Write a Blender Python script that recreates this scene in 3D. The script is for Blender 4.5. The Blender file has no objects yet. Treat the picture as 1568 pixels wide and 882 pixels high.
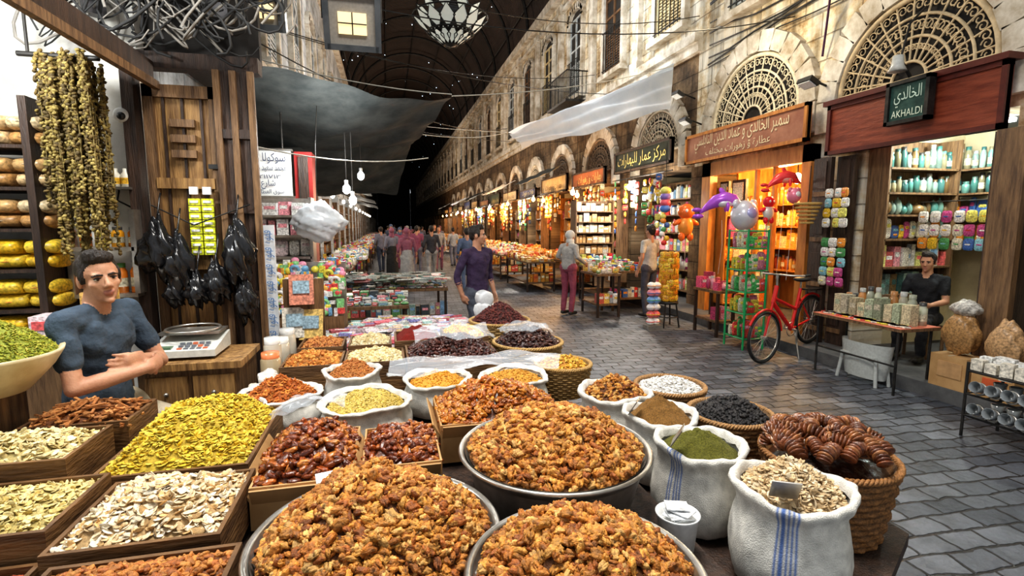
import bpy, bmesh, math, random
import numpy as np
from mathutils import Vector, Matrix
from mathutils.bvhtree import BVHTree
random.seed(7); rng=np.random.default_rng(7)
pi=math.pi
SC=bpy.context.scene
# ------------------------------------------------------------------ materials
MATS={}
def nd(nt,t,**k):
    n=nt.nodes.new(t)
    for a,b in k.items(): setattr(n,a,b)
    return n
def newmat(name):
    m=bpy.data.materials.new(name); m.use_nodes=True
    return m,m.node_tree,m.node_tree.nodes["Principled BSDF"]
def M(name,c1,c2=None,scale=6,rough=.6,metal=0,bump=0,bscale=None,stretch=(1,1,1),detail=6,pos=(.35,.65),emit=None,estr=0):
    if name in MATS: return MATS[name]
    m,nt,b=newmat(name)
    tc=nd(nt,'ShaderNodeTexCoord'); mp=nd(nt,'ShaderNodeMapping'); mp.inputs['Scale'].default_value=stretch
    nt.links.new(tc.outputs['Object'],mp.inputs[0])
    if c2 is not None:
        n=nd(nt,'ShaderNodeTexNoise'); n.inputs['Scale'].default_value=scale; n.inputs['Detail'].default_value=detail; n.inputs['Roughness'].default_value=.65
        nt.links.new(mp.outputs[0],n.inputs[0])
        r=nd(nt,'ShaderNodeValToRGB'); r.color_ramp.elements[0].position=pos[0]; r.color_ramp.elements[1].position=pos[1]
        r.color_ramp.elements[0].color=(*c1,1); r.color_ramp.elements[1].color=(*c2,1)
        nt.links.new(n.outputs[0],r.inputs[0]); nt.links.new(r.outputs[0],b.inputs['Base Color'])
    else: b.inputs['Base Color'].default_value=(*c1,1)
    b.inputs['Roughness'].default_value=rough; b.inputs['Metallic'].default_value=metal
    if bump:
        n2=nd(nt,'ShaderNodeTexNoise'); n2.inputs['Scale'].default_value=bscale or scale*4; n2.inputs['Detail'].default_value=5
        nt.links.new(mp.outputs[0],n2.inputs[0])
        bp=nd(nt,'ShaderNodeBump'); bp.inputs['Strength'].default_value=bump; bp.inputs['Distance'].default_value=.02
        nt.links.new(n2.outputs[0],bp.inputs['Height']); nt.links.new(bp.outputs[0],b.inputs['Normal'])
    if emit:
        b.inputs['Emission Color'].default_value=(*emit,1); b.inputs['Emission Strength'].default_value=estr
    MATS[name]=m; return m
def VC(name,rough=.5,metal=0,nscale=40,namt=.35,bump=.0,bscale=60,emit=0,coat=0,alpha=1):
    if name in MATS: return MATS[name]
    m,nt,b=newmat(name)
    at=nd(nt,'ShaderNodeAttribute',attribute_name='Col')
    tc=nd(nt,'ShaderNodeTexCoord'); n=nd(nt,'ShaderNodeTexNoise'); n.inputs['Scale'].default_value=nscale; n.inputs['Detail'].default_value=4
    nt.links.new(tc.outputs['Object'],n.inputs[0])
    mr=nd(nt,'ShaderNodeMapRange'); mr.inputs[1].default_value=.3; mr.inputs[2].default_value=.7; mr.inputs[3].default_value=1-namt; mr.inputs[4].default_value=1+namt*.5
    nt.links.new(n.outputs[0],mr.inputs[0])
    vm=nd(nt,'ShaderNodeVectorMath',operation='SCALE'); nt.links.new(at.outputs['Color'],vm.inputs[0]); nt.links.new(mr.outputs[0],vm.inputs['Scale'])
    nt.links.new(vm.outputs[0],b.inputs['Base Color'])
    b.inputs['Roughness'].default_value=rough; b.inputs['Metallic'].default_value=metal
    if coat: b.inputs['Coat Weight'].default_value=coat; b.inputs['Coat Roughness'].default_value=.15
    if bump:
        n2=nd(nt,'ShaderNodeTexNoise'); n2.inputs['Scale'].default_value=bscale; n2.inputs['Detail'].default_value=4
        nt.links.new(tc.outputs['Object'],n2.inputs[0])
        bp=nd(nt,'ShaderNodeBump'); bp.inputs['Strength'].default_value=bump; bp.inputs['Distance'].default_value=.01
        nt.links.new(n2.outputs[0],bp.inputs['Height']); nt.links.new(bp.outputs[0],b.inputs['Normal'])
    if emit:
        nt.links.new(vm.outputs[0],b.inputs['Emission Color']); b.inputs['Emission Strength'].default_value=emit
    if alpha<1: b.inputs['Alpha'].default_value=alpha
    MATS[name]=m; return m
matte=VC('painted_matte',.75,nscale=15,namt=.2)
gloss=VC('printed_packaging',.35,nscale=55,namt=.6)
metalv=VC('painted_metal',.35,metal=.7,namt=.25)
plast=VC('plastic_gloss',.3,namt=.15,coat=.2)
nutm=VC('nut_skin',.55,nscale=80,namt=.5,bump=.6,bscale=170)
drym=VC('dry_goods',.75,nscale=120,namt=.35,bump=.35,bscale=200)
powm=VC('spice_powder',.95,nscale=160,namt=.5,bump=1,bscale=260)
datem=VC('glossy_date',.26,nscale=60,namt=.5,bump=.6,bscale=70,coat=.35)
clothv=VC('sack_cloth',.9,nscale=22,namt=.28,bump=.6,bscale=240)
weav=VC('wicker',.6,nscale=120,namt=.5,bump=.5,bscale=200)
glow=VC('lamp_glow',.5,emit=10,namt=0)
softglow=VC('lit_panel',.5,emit=1.4,namt=0)
glassv=VC('jar_glass',.08,nscale=8,namt=.3,coat=.6)
filmv=VC('clear_plastic_film',.10,namt=.05,alpha=.28,coat=.6,bump=1,bscale=22)
wood=M('old_wood',(.085,.045,.022),(.26,.15,.07),scale=5,stretch=(6,6,.6),rough=.6,bump=.5)
woodl=M('worn_door_wood',(.15,.075,.028),(.46,.27,.10),scale=3,stretch=(8,8,.7),rough=.6,bump=.6)
woodd=M('dark_wood',(.020,.012,.009),(.07,.038,.024),scale=5,stretch=(6,6,.6),rough=.55,bump=.5)
woodc=M('crate_wood',(.07,.032,.012),(.22,.115,.042),scale=4,stretch=(1,1,6),rough=.6,bump=.4)
redwood=M('red_sign_wood',(.15,.026,.011),(.30,.07,.032),scale=3,stretch=(1,1,8),rough=.4,bump=.2)
card=M('cardboard',(.40,.23,.09),(.53,.33,.15),scale=4,rough=.8)
tin=M('tin_metal',(.33,.31,.28),(.60,.58,.54),scale=7,rough=.32,metal=.85)
iron=M('black_iron',(.012,.012,.012),(.05,.045,.04),scale=8,rough=.5,metal=.4)
plaster=M('white_plaster',(.56,.54,.48),(.82,.81,.77),scale=2.5,rough=.85,bump=.2)
cream=M('cream_interior',(.50,.42,.27),(.70,.62,.42),scale=2,rough=.8)
warmw=M('warm_wood_panel',(.36,.13,.025),(.60,.26,.06),scale=4,stretch=(3,3,.6),rough=.4)
dark=M('painted_dark_shade',(.012,.010,.009),(.035,.03,.026),scale=3,rough=.8)  # near-black panels: shade of window and arch recesses put into the colour
tarp=M('grey_tarpaulin',(.03,.036,.036),(.085,.09,.085),scale=3,rough=.75,bump=.3,bscale=9)
tarpw=M('white_tarpaulin',(.55,.62,.70),(.86,.88,.90),scale=1.4,rough=.6,bump=.4,bscale=6)
_b=tarpw.node_tree.nodes["Principled BSDF"]; _t=nd(tarpw.node_tree,'ShaderNodeBsdfTranslucent'); _t.inputs[0].default_value=(.8,.86,.92,1); _m=nd(tarpw.node_tree,'ShaderNodeMixShader'); _m.inputs[0].default_value=.5
_o=[n for n in tarpw.node_tree.nodes if n.type=='OUTPUT_MATERIAL'][0]
tarpw.node_tree.links.new(_b.outputs[0],_m.inputs[1]); tarpw.node_tree.links.new(_t.outputs[0],_m.inputs[2]); tarpw.node_tree.links.new(_m.outputs[0],_o.inputs[0])
white=M('white_board',(.80,.80,.78),(.88,.88,.86),scale=4,rough=.5)
def stone_wall(name,cols,seam=.35,lo=.30,hi=.58):
    m,nt,b=newmat(name); tc=nd(nt,'ShaderNodeTexCoord')
    sx=nd(nt,'ShaderNodeSeparateXYZ'); cb=nd(nt,'ShaderNodeCombineXYZ')
    nt.links.new(tc.outputs['Object'],sx.inputs[0]); nt.links.new(sx.outputs[1],cb.inputs[0]); nt.links.new(sx.outputs[2],cb.inputs[1])
    n=nd(nt,'ShaderNodeTexNoise'); n.inputs['Scale'].default_value=1.1; n.inputs['Detail'].default_value=10; n.inputs['Roughness'].default_value=.75
    nt.links.new(cb.outputs[0],n.inputs[0])
    r=nd(nt,'ShaderNodeValToRGB'); el=r.color_ramp.elements
    el[0].position=lo; el[0].color=(*cols[0],1); el[1].position=hi; el[1].color=(*cols[-1],1)
    for i,cc in enumerate(cols[1:-1]):
        e=el.new(lo+(hi-lo)*(i+1)/(len(cols)-1)); e.color=(*cc,1)
    nt.links.new(n.outputs[0],r.inputs[0])
    bt=nd(nt,'ShaderNodeTexBrick'); bt.inputs['Scale'].default_value=1; bt.inputs['Brick Width'].default_value=.62; bt.inputs['Row Height'].default_value=.33
    bt.inputs['Mortar Size'].default_value=.012; bt.inputs['Mortar Smooth'].default_value=.6
    bt.inputs['Color1'].default_value=(1,1,1,1); bt.inputs['Color2'].default_value=(.72,.70,.66,1); bt.inputs['Mortar'].default_value=(seam,seam*.9,seam*.8,1)
    nt.links.new(cb.outputs[0],bt.inputs[0])
    mx=nd(nt,'ShaderNodeMix',data_type='RGBA',blend_type='MULTIPLY'); mx.inputs[0].default_value=.7
    nt.links.new(r.outputs[0],mx.inputs[6]); nt.links.new(bt.outputs[0],mx.inputs[7])
    # vertical rain streaks / grime
    st=nd(nt,'ShaderNodeTexNoise'); st.inputs['Scale'].default_value=1; st.inputs['Detail'].default_value=7
    sm=nd(nt,'ShaderNodeMapping'); sm.inputs['Scale'].default_value=(5,.45,1); nt.links.new(cb.outputs[0],sm.inputs[0]); nt.links.new(sm.outputs[0],st.inputs[0])
    sr=nd(nt,'ShaderNodeMapRange'); sr.inputs[1].default_value=.36; sr.inputs[2].default_value=.56; sr.inputs[3].default_value=.45; sr.inputs[4].default_value=1.08; nt.links.new(st.outputs[0],sr.inputs[0])
    sv=nd(nt,'ShaderNodeVectorMath',operation='SCALE'); nt.links.new(mx.outputs[2],sv.inputs[0]); nt.links.new(sr.outputs[0],sv.inputs['Scale']); nt.links.new(sv.outputs[0],b.inputs['Base Color'])
    b.inputs['Roughness'].default_value=.9
    n2=nd(nt,'ShaderNodeTexNoise'); n2.inputs['Scale'].default_value=7; n2.inputs['Detail'].default_value=8
    nt.links.new(tc.outputs['Object'],n2.inputs[0])
    ad=nd(nt,'ShaderNodeMath',operation='SUBTRACT'); nt.links.new(n2.outputs[0],ad.inputs[0]); nt.links.new(bt.outputs['Fac'],ad.inputs[1])
    bp=nd(nt,'ShaderNodeBump'); bp.inputs['Strength'].default_value=.8; bp.inputs['Distance'].default_value=.03
    nt.links.new(ad.outputs[0],bp.inputs['Height']); nt.links.new(bp.outputs[0],b.inputs['Normal'])
    MATS[name]=m; return m
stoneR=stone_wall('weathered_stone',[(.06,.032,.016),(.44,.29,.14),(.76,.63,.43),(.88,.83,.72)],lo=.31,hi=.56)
stoneD=stone_wall('dark_brown_stone',[(.03,.02,.012),(.12,.075,.04),(.26,.17,.09),(.50,.38,.24)],lo=.33,hi=.68)  # darker brown stone for the distant lower wall
stoneL=stone_wall('grey_plaster_wall',[(.10,.10,.10),(.38,.40,.42),(.60,.64,.68),(.75,.80,.85)])
trimst=M('pale_stone_trim',(.34,.26,.16),(.88,.84,.75),scale=2.2,rough=.85,bump=.4,detail=9)
# ground
m,nt,b=newmat('basalt_pavers'); tc=nd(nt,'ShaderNodeTexCoord'); mp=nd(nt,'ShaderNodeMapping'); mp.inputs['Rotation'].default_value=(0,0,math.radians(3))
dn=nd(nt,'ShaderNodeTexNoise'); dn.inputs['Scale'].default_value=4.5; dn.inputs['Detail'].default_value=4; nt.links.new(tc.outputs['Object'],dn.inputs[0])
ds=nd(nt,'ShaderNodeVectorMath',operation='SCALE'); ds.inputs['Scale'].default_value=.10; nt.links.new(dn.outputs['Color'],ds.inputs[0])
da=nd(nt,'ShaderNodeVectorMath',operation='ADD'); nt.links.new(tc.outputs['Object'],da.inputs[0]); nt.links.new(ds.outputs[0],da.inputs[1]); nt.links.new(da.outputs[0],mp.inputs[0])
bt=nd(nt,'ShaderNodeTexBrick'); bt.inputs['Scale'].default_value=1; bt.inputs['Brick Width'].default_value=.25; bt.inputs['Row Height'].default_value=.15; bt.inputs['Mortar Size'].default_value=.011; bt.inputs['Mortar Smooth'].default_value=.7
bt.inputs['Color1'].default_value=(.135,.145,.165,1); bt.inputs['Color2'].default_value=(.055,.062,.076,1); bt.inputs['Mortar'].default_value=(.024,.022,.021,1)
nt.links.new(mp.outputs[0],bt.inputs[0])
n=nd(nt,'ShaderNodeTexNoise'); n.inputs['Scale'].default_value=2.2; n.inputs['Detail'].default_value=10; n.inputs['Roughness'].default_value=.75; nt.links.new(tc.outputs['Object'],n.inputs[0])
mr=nd(nt,'ShaderNodeMapRange'); mr.inputs[1].default_value=.3; mr.inputs[2].default_value=.7; mr.inputs[3].default_value=.42; mr.inputs[4].default_value=1.75; nt.links.new(n.outputs[0],mr.inputs[0])
vm=nd(nt,'ShaderNodeVectorMath',operation='SCALE'); nt.links.new(bt.outputs[0],vm.inputs[0]); nt.links.new(mr.outputs[0],vm.inputs['Scale']); nt.links.new(vm.outputs[0],b.inputs['Base Color'])
b.inputs['Roughness'].default_value=.5
n2=nd(nt,'ShaderNodeTexNoise'); n2.inputs['Scale'].default_value=14; n2.inputs['Detail'].default_value=8; nt.links.new(tc.outputs['Object'],n2.inputs[0])
ad=nd(nt,'ShaderNodeMath',operation='SUBTRACT'); nt.links.new(n2.outputs[0],ad.inputs[0]); nt.links.new(bt.outputs['Fac'],ad.inputs[1])
bp=nd(nt,'ShaderNodeBump'); bp.inputs['Strength'].default_value=.9; bp.inputs['Distance'].default_value=.018
nt.links.new(ad.outputs[0],bp.inputs['Height']); nt.links.new(bp.outputs[0],b.inputs['Normal'])
pavers=m
m,nt,b=newmat('corrugated_vault_iron'); tc=nd(nt,'ShaderNodeTexCoord')
w=nd(nt,'ShaderNodeTexWave',bands_direction='Y'); w.inputs['Scale'].default_value=2.2; nt.links.new(tc.outputs['Object'],w.inputs[0])
n=nd(nt,'ShaderNodeTexNoise'); n.inputs['Scale'].default_value=.7; n.inputs['Detail'].default_value=6; nt.links.new(tc.outputs['Object'],n.inputs[0])
r=nd(nt,'ShaderNodeValToRGB'); r.color_ramp.elements[0].color=(.012,.011,.011,1); r.color_ramp.elements[1].color=(.11,.072,.055,1); nt.links.new(n.outputs[0],r.inputs[0])
nt.links.new(r.outputs[0],b.inputs['Base Color']); b.inputs['Roughness'].default_value=.7
bp=nd(nt,'ShaderNodeBump'); bp.inputs['Strength'].default_value=.9; bp.inputs['Distance'].default_value=.08; nt.links.new(w.outputs[0],bp.inputs['Height']); nt.links.new(bp.outputs[0],b.inputs['Normal'])
vaultm=m
# ------------------------------------------------------------------ mesh builder
_ico={}
def ico(l):
    if l not in _ico:
        bm=bmesh.new(); bmesh.ops.create_icosphere(bm,subdivisions=l,radius=1)
        v=np.array([x.co[:] for x in bm.verts]); f=np.array([[y.index for y in x.verts] for x in bm.faces]); bm.free(); _ico[l]=(v,f)
    return _ico[l]
UB=(np.array([[x,y,z] for x in(-.5,.5) for y in(-.5,.5) for z in(-.5,.5)]),np.array([[0,1,3,2],[4,6,7,5],[0,4,5,1],[2,3,7,6],[0,2,6,4],[1,5,7,3]]))
def rz(a): c,s=math.cos(a),math.sin(a); return np.array([[c,-s,0],[s,c,0],[0,0,1.]])
def frame(d,up=(0,0,1)):
    d=np.array(d,float); d/=np.linalg.norm(d)+1e-12; up=np.array(up,float)
    if abs(d@up)/(np.linalg.norm(up)+1e-9)>.97: up=np.array([1.,0,0]) if abs(d[0])<.9 else np.array([0,1.,0])
    a=np.cross(up,d); a/=np.linalg.norm(a); b=np.cross(d,a); return a,b,d
def randrot(N,tilt=None):
    q=rng.normal(size=(N,4))
    if tilt is not None:
        a=rng.uniform(0,2*pi,N); ax=rng.uniform(0,2*pi,N); t=np.abs(rng.normal(0,tilt,N))
        q1=np.stack([np.cos(a/2),0*a,0*a,np.sin(a/2)],1); q2=np.stack([np.cos(t/2),np.sin(t/2)*np.cos(ax),np.sin(t/2)*np.sin(ax),0*a],1)
        w1,x1,y1,z1=q2.T; w2,x2,y2,z2=q1.T
        q=np.stack([w1*w2-x1*x2-y1*y2-z1*z2,w1*x2+x1*w2+y1*z2-z1*y2,w1*y2-x1*z2+y1*w2+z1*x2,w1*z2+x1*y2-y1*x2+z1*w2],1)
    q/=np.linalg.norm(q,axis=1,keepdims=True); w,x,y,z=q.T
    return np.stack([1-2*(y*y+z*z),2*(x*y-z*w),2*(x*z+y*w),2*(x*y+z*w),1-2*(x*x+z*z),2*(y*z-x*w),2*(x*z-y*w),2*(y*z+x*w),1-2*(x*x+y*y)],1).reshape(N,3,3)
class MB:
    def __init__(s,name): s.name=name; s.V=[];s.F=[];s.Mi=[];s.C=[];s.S=[];s.n=0;s.mats=[]
    def mi(s,m):
        if m not in s.mats: s.mats.append(m)
        return s.mats.index(m)
    def add(s,v,f,m,col=(1,1,1),smooth=False):
        v=np.asarray(v,float); f=np.asarray(f,int); s.V.append(v); s.F.append(f+s.n); s.n+=len(v)
        s.Mi.append(np.full(len(f),s.mi(m))); s.S.append(np.full(len(f),smooth))
        c=np.asarray(col,float)
        if c.ndim==1: c=np.tile(c[:3],(len(v),1))
        s.C.append(c)
    def box(s,c,sz,m,col=(1,1,1),rot=0,R=None):
        v=UB[0]*np.array(sz)
        R=rz(rot) if R is None else R
        s.add(v@R.T+np.array(c),UB[1],m,col)
    def b2(s,x0,x1,y0,y1,z0,z1,m,col=(1,1,1)): s.box(((x0+x1)/2,(y0+y1)/2,(z0+z1)/2),(x1-x0,y1-y0,z1-z0),m,col)
    def blob(s,c,r,m,col=(1,1,1),R=None,l=3):
        v,f=ico(l); v=v*np.array(r)
        if R is not None: v=v@np.asarray(R).T
        s.add(v+np.array(c),f,m,col,True)
    def tube(s,pts,r,m,col=(1,1,1),n=6,close=False,caps=True):
        P=np.array(pts,float); N=len(P); rr=np.broadcast_to(np.array(r,float),(N,))
        T=np.zeros_like(P)
        if close: T=np.roll(P,-1,0)-np.roll(P,1,0)
        else:
            T[1:-1]=P[2:]-P[:-2]; T[0]=P[1]-P[0]; T[-1]=P[-1]-P[-2]
        a,b,_=frame(T[0]); an=np.arange(n)*2*pi/n; V=[]
        for i in range(N):
            t=T[i]/(np.linalg.norm(T[i])+1e-12); a=a-t*(a@t); a/=np.linalg.norm(a)+1e-12; b=np.cross(t,a)
            V.append(P[i]+rr[i]*(np.cos(an)[:,None]*a+np.sin(an)[:,None]*b))
        V=np.concatenate(V); K=N if close else N-1; k=np.arange(n)
        F=np.concatenate([np.stack([i*n+k,i*n+(k+1)%n,((i+1)%N)*n+(k+1)%n,((i+1)%N)*n+k],1) for i in range(K)])
        s.add(V,F,m,col,True)
        if caps and not close:
            for i,fl in((0,1),(N-1,0)):
                vv=np.vstack([V[i*n:(i+1)*n],P[i]]); ff=[[q,(q+1)%n,n] if not fl else [(q+1)%n,q,n] for q in range(n)]
                s.add(vv,ff,m,col)
    def cyl(s,p0,p1,r0,m,col=(1,1,1),r1=None,n=12): s.tube([p0,p1],[r0,r0 if r1 is None else r1],m,col,n)
    def ring(s,c,R,r,m,col=(1,1,1),axis=(0,0,1),n=28,k=6,a0=0,a1=2*pi):
        a,b,d=frame(axis); full=abs(a1-a0-2*pi)<1e-6
        t=np.linspace(a0,a1,n,endpoint=not full)
        s.tube([np.array(c)+R*(math.cos(x)*a+math.sin(x)*b) for x in t],r,m,col,k,close=full)
    def lathe(s,prof,c,m,col=(1,1,1),n=32,fn=None,colfn=None,smooth=True,axis=None):
        th=np.arange(n)*2*pi/n; V=[];C=[]
        for i,(r,z) in enumerate(prof):
            rr=np.full(n,float(r)); zz=np.full(n,float(z))
            if fn: rr,zz=fn(th,i,rr,zz)
            V.append(np.stack([rr*np.cos(th),rr*np.sin(th),zz],1))
            C.append(colfn(th,i) if colfn else np.tile(np.array(col,float),(n,1)))
        V=np.concatenate(V); C=np.concatenate(C)
        if axis is not None:
            a,b,d=frame(axis); V=V@np.array([a,b,d])
        k=np.arange(n); F=np.concatenate([np.stack([i*n+k,i*n+(k+1)%n,(i+1)*n+(k+1)%n,(i+1)*n+k],1) for i in range(len(prof)-1)])
        s.add(V+np.array(c),F,m,C,smooth)
    def scatter(s,tv,tf,P,R,S,m,cols,smooth=True,tc=None):
        N=len(P); S=np.broadcast_to(np.asarray(S,float).reshape(-1,1) if np.ndim(S)==1 else S,(N,3))
        v=tv[None]*S[:,None,:]; v=np.einsum('nij,nkj->nki',R,v)+P[:,None,:]
        f=(tf[None]+(np.arange(N)*len(tv))[:,None,None]).reshape(-1,tf.shape[1])
        c=np.repeat(cols,len(tv),0)
        if tc is not None: c=c*np.tile(tc,N)[:,None]
        s.add(v.reshape(-1,3),f,m,c,smooth)
    def sheet(s,c00,c10,c11,c01,m,sag=.2,n=24,noise=.04,col=(1,1,1),seed=0):
        r=np.random.default_rng(seed); c00,c10,c11,c01=[np.array(x,float) for x in(c00,c10,c11,c01)]
        V=[];ph=r.uniform(0,6,6)
        for i in range(n+1):
            for j in range(n+1):
                u,v=i/n,j/n; p=(1-u)*(1-v)*c00+u*(1-v)*c10+u*v*c11+(1-u)*v*c01
                p=p+np.array([0,0,-sag*4*u*(1-u)*(.4+.6*4*v*(1-v))+noise*(math.sin(u*9+ph[0]+v*5)+.6*math.sin(v*17+ph[1])+.5*math.sin(u*23+v*11+ph[2]))]); V.append(p)
        F=[[i*(n+1)+j,(i+1)*(n+1)+j,(i+1)*(n+1)+j+1,i*(n+1)+j+1] for i in range(n) for j in range(n)]
        s.add(V,F,m,col,True)
    def build(s,parent=None):
        me=bpy.data.meshes.new(s.name); V=np.concatenate(s.V)
        me.vertices.add(len(V)); me.vertices.foreach_set('co',V.astype(np.float32).ravel())
        L=np.concatenate([f.ravel() for f in s.F]); tot=np.concatenate([np.full(len(f),f.shape[1]) for f in s.F]); st=np.concatenate([[0],np.cumsum(tot)[:-1]])
        me.loops.add(len(L)); me.loops.foreach_set('vertex_index',L.astype(np.int32))
        me.polygons.add(len(tot)); me.polygons.foreach_set('loop_start',st.astype(np.int32)); me.polygons.foreach_set('loop_total',tot.astype(np.int32))
        me.polygons.foreach_set('material_index',np.concatenate(s.Mi).astype(np.int32)); me.polygons.foreach_set('use_smooth',np.concatenate(s.S).astype(bool))
        for m in s.mats: me.materials.append(m)
        me.update(calc_edges=True)
        at=me.color_attributes.new('Col','FLOAT_COLOR','POINT'); C=np.concatenate(s.C); C=np.hstack([C,np.ones((len(C),1))]); at.data.foreach_set('color',C.astype(np.float32).ravel())
        o=bpy.data.objects.new(s.name,me); SC.collection.objects.link(o)
        if parent: o.parent=parent
        return o
def V3(*a): return np.array(a,float)
# ------------------------------------------------------------------ text
AR={'ا':(0xFE8D,2),'ب':(0xFE8F,4),'ة':(0xFE93,2),'ت':(0xFE95,4),'ج':(0xFE9D,4),'ح':(0xFEA1,4),'خ':(0xFEA5,4),'د':(0xFEA9,2),'ر':(0xFEAD,2),'ز':(0xFEAF,2),'س':(0xFEB1,4),'ش':(0xFEB5,4),'ص':(0xFEB9,4),'ط':(0xFEC1,4),'ع':(0xFEC9,4),'ف':(0xFED1,4),'ق':(0xFED5,4),'ك':(0xFED9,4),'ل':(0xFEDD,4),'م':(0xFEE1,4),'ن':(0xFEE5,4),'ه':(0xFEE9,4),'و':(0xFEED,2),'ي':(0xFEF1,4)}
def shape(t):
    out=''
    for i,ch in enumerate(t):
        if ch not in AR: out+=ch; continue
        b,n=AR[ch]; prev=i>0 and t[i-1] in AR and AR[t[i-1]][1]==4; nxt=n==4 and i+1<len(t) and t[i+1] in AR
        out+=chr(b+(3 if prev and nxt else 1 if prev else 2 if nxt else 0))
    return out[::-1]
def text_geo(body,size):
    cu=bpy.data.curves.new('t','FONT'); cu.body=body; cu.size=size; cu.align_x='CENTER'; cu.align_y='CENTER'; cu.resolution_u=3
    o=bpy.data.objects.new('t',cu); SC.collection.objects.link(o); dg=bpy.context.evaluated_depsgraph_get(); me=o.evaluated_get(dg).to_mesh()
    me.calc_loop_triangles(); v=np.array([x.co[:] for x in me.vertices]); f=np.array([t.vertices[:] for t in me.loop_triangles])
    bpy.data.objects.remove(o); return v,f
_tc={}
def put_text(mb,body,size,c,right,up,m,col,maxw=None):
    if any(ch in AR for ch in body): body=shape(body)
    try:
        if (body,size) not in _tc: _tc[(body,size)]=text_geo(body,size)
        v,f=_tc[(body,size)]; v=v.copy()
        if len(v)==0: return
        v[:,:2]-= (v[:,:2].max(0)+v[:,:2].min(0))/2
        if maxw:
            w=v[:,0].max()-v[:,0].min(); v[:,0]*=min(1.6,maxw/w)
        P=np.array(c)+v[:,:1]*np.array(right)+v[:,1:2]*np.array(up); mb.add(P,f,m,col)
    except Exception as e: print('text',e)
# ------------------------------------------------------------------ piece templates
def walnut_t(seed):
    v,f=ico(3); r=np.random.default_rng(seed); p=r.uniform(0,6,6); x,y,z=v.T
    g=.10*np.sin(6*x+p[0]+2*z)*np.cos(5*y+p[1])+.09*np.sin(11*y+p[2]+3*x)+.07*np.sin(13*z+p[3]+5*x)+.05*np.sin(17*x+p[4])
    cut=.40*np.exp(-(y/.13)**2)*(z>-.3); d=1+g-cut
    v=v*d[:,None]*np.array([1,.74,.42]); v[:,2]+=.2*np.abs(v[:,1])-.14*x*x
    c=np.clip(1.0+2.0*g-1.3*cut,.35,1.3)  # grooves darken with depth: crevice shading in the colour plus darker walnut skin
    if seed%5>=3: v=v*np.array([.95,.55,.9])
    return v,f,c
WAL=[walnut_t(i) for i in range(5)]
def almond_t():
    v,f=ico(2); v=v*np.array([1,.55,.36]); v[:,1]*=1-.35*v[:,0]; return v,f,None
def flat_t():
    v,f=ico(2); v=v*np.array([1,.55,.12]); v[:,2]+=.12*v[:,0]**2; return v,f,None
def date_t():
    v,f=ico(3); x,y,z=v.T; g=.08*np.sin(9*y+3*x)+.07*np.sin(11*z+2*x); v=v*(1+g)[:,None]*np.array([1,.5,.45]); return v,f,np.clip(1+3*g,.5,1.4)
def chunk_t():
    v,f=ico(1); r=np.random.default_rng(3); return v*r.uniform(.6,1.1,(len(v),1)),f,None
def stick_t():
    v,f=UB; return v*np.array([2,.28,.18]),f,None
def leaf_t():
    v,f=ico(1); return v*np.array([1,.35,.08]),f,None
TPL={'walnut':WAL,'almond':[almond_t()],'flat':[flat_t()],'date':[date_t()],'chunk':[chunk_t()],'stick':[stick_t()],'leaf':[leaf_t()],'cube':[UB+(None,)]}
def heap(mb,c,rx,ry,h,kind=None,shape='round',size=.02,n=400,cols=((.6,.3,.08),),base=(.3,.15,.05),m=None,rot=0,seed=1,tilt=.7,peak=1.0,layers=1,bumpy=.006):
    global rng
    rng=np.random.default_rng(seed*13+5); p=rng.uniform(0,6,6); R=rz(rot)
    def H(u,v):
        if shape=='round': q=np.clip(u*u+v*v,0,1)
        else: q=np.clip(np.maximum(np.abs(u),np.abs(v))**2*.75+.25*(u*u+v*v)/2*1.0,0,1)
        z=h*(1-q**(.5*peak+.35))
        return z+h*.10*(np.sin(4*u+p[0])*np.cos(3.5*v+p[1]))*(1-q)+bumpy*(np.sin(17*u+p[2])+np.sin(19*v+p[3]))*(1-q)
    m=m or nutm
    if shape=='round':
        nr,na=22,56; rr=np.linspace(0,1,nr+1)[1:]; th=np.arange(na)*2*pi/na
        U=np.concatenate([[0],(rr[:,None]*np.cos(th)).ravel()]); W=np.concatenate([[0],(rr[:,None]*np.sin(th)).ravel()])
        F4=[[1+i*na+k,1+(i+1)*na+k,1+(i+1)*na+(k+1)%na,1+i*na+(k+1)%na] for i in range(nr-1) for k in range(na)]
        F3=[[0,1+k,1+(k+1)%na] for k in range(na)]
        P=np.stack([U*rx,W*ry,H(U,W)],1)@R.T+np.array(c)
        P[:,2]+=rng.normal(0,bumpy*.3,len(P))
        mb.add(P,F4,m,base,True); mb.add(P,F3,m,base,True)
    else:
        g=26; t=np.linspace(-1,1,g+1); U,W=[a.ravel() for a in np.meshgrid(t,t,indexing='ij')]
        P=np.stack([U*rx,W*ry,H(U,W)],1)@R.T+np.array(c); P[:,2]+=rng.normal(0,bumpy*.3,len(P))
        F4=[[i*(g+1)+j,(i+1)*(g+1)+j,(i+1)*(g+1)+j+1,i*(g+1)+j+1] for i in range(g) for j in range(g)]
        mb.add(P,F4,m,base,True)
    if kind:
        T=TPL[kind]
        for ti,(tv,tf,tcc) in enumerate(T):
            N=n//len(T)
            if shape=='round':
                a=rng.uniform(0,2*pi,N); r=np.sqrt(rng.uniform(0,1,N))*.98; u,w=r*np.cos(a),r*np.sin(a)
            else: u,w=rng.uniform(-.98,.98,N),rng.uniform(-.98,.98,N)
            z=H(u,w)+rng.uniform(-.1,1.0,N)*size*.45*layers
            P=np.stack([u*rx,w*ry,z],1)@R.T+np.array(c)
            cc=np.array(cols)[rng.integers(0,len(cols),N)]*rng.uniform(.68,1.2,(N,1))
            mb.scatter(tv,tf,P,randrot(N,tilt),size*rng.uniform(.7,1.2,N),m,cc,kind not in('cube','stick'),tcc)
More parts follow.
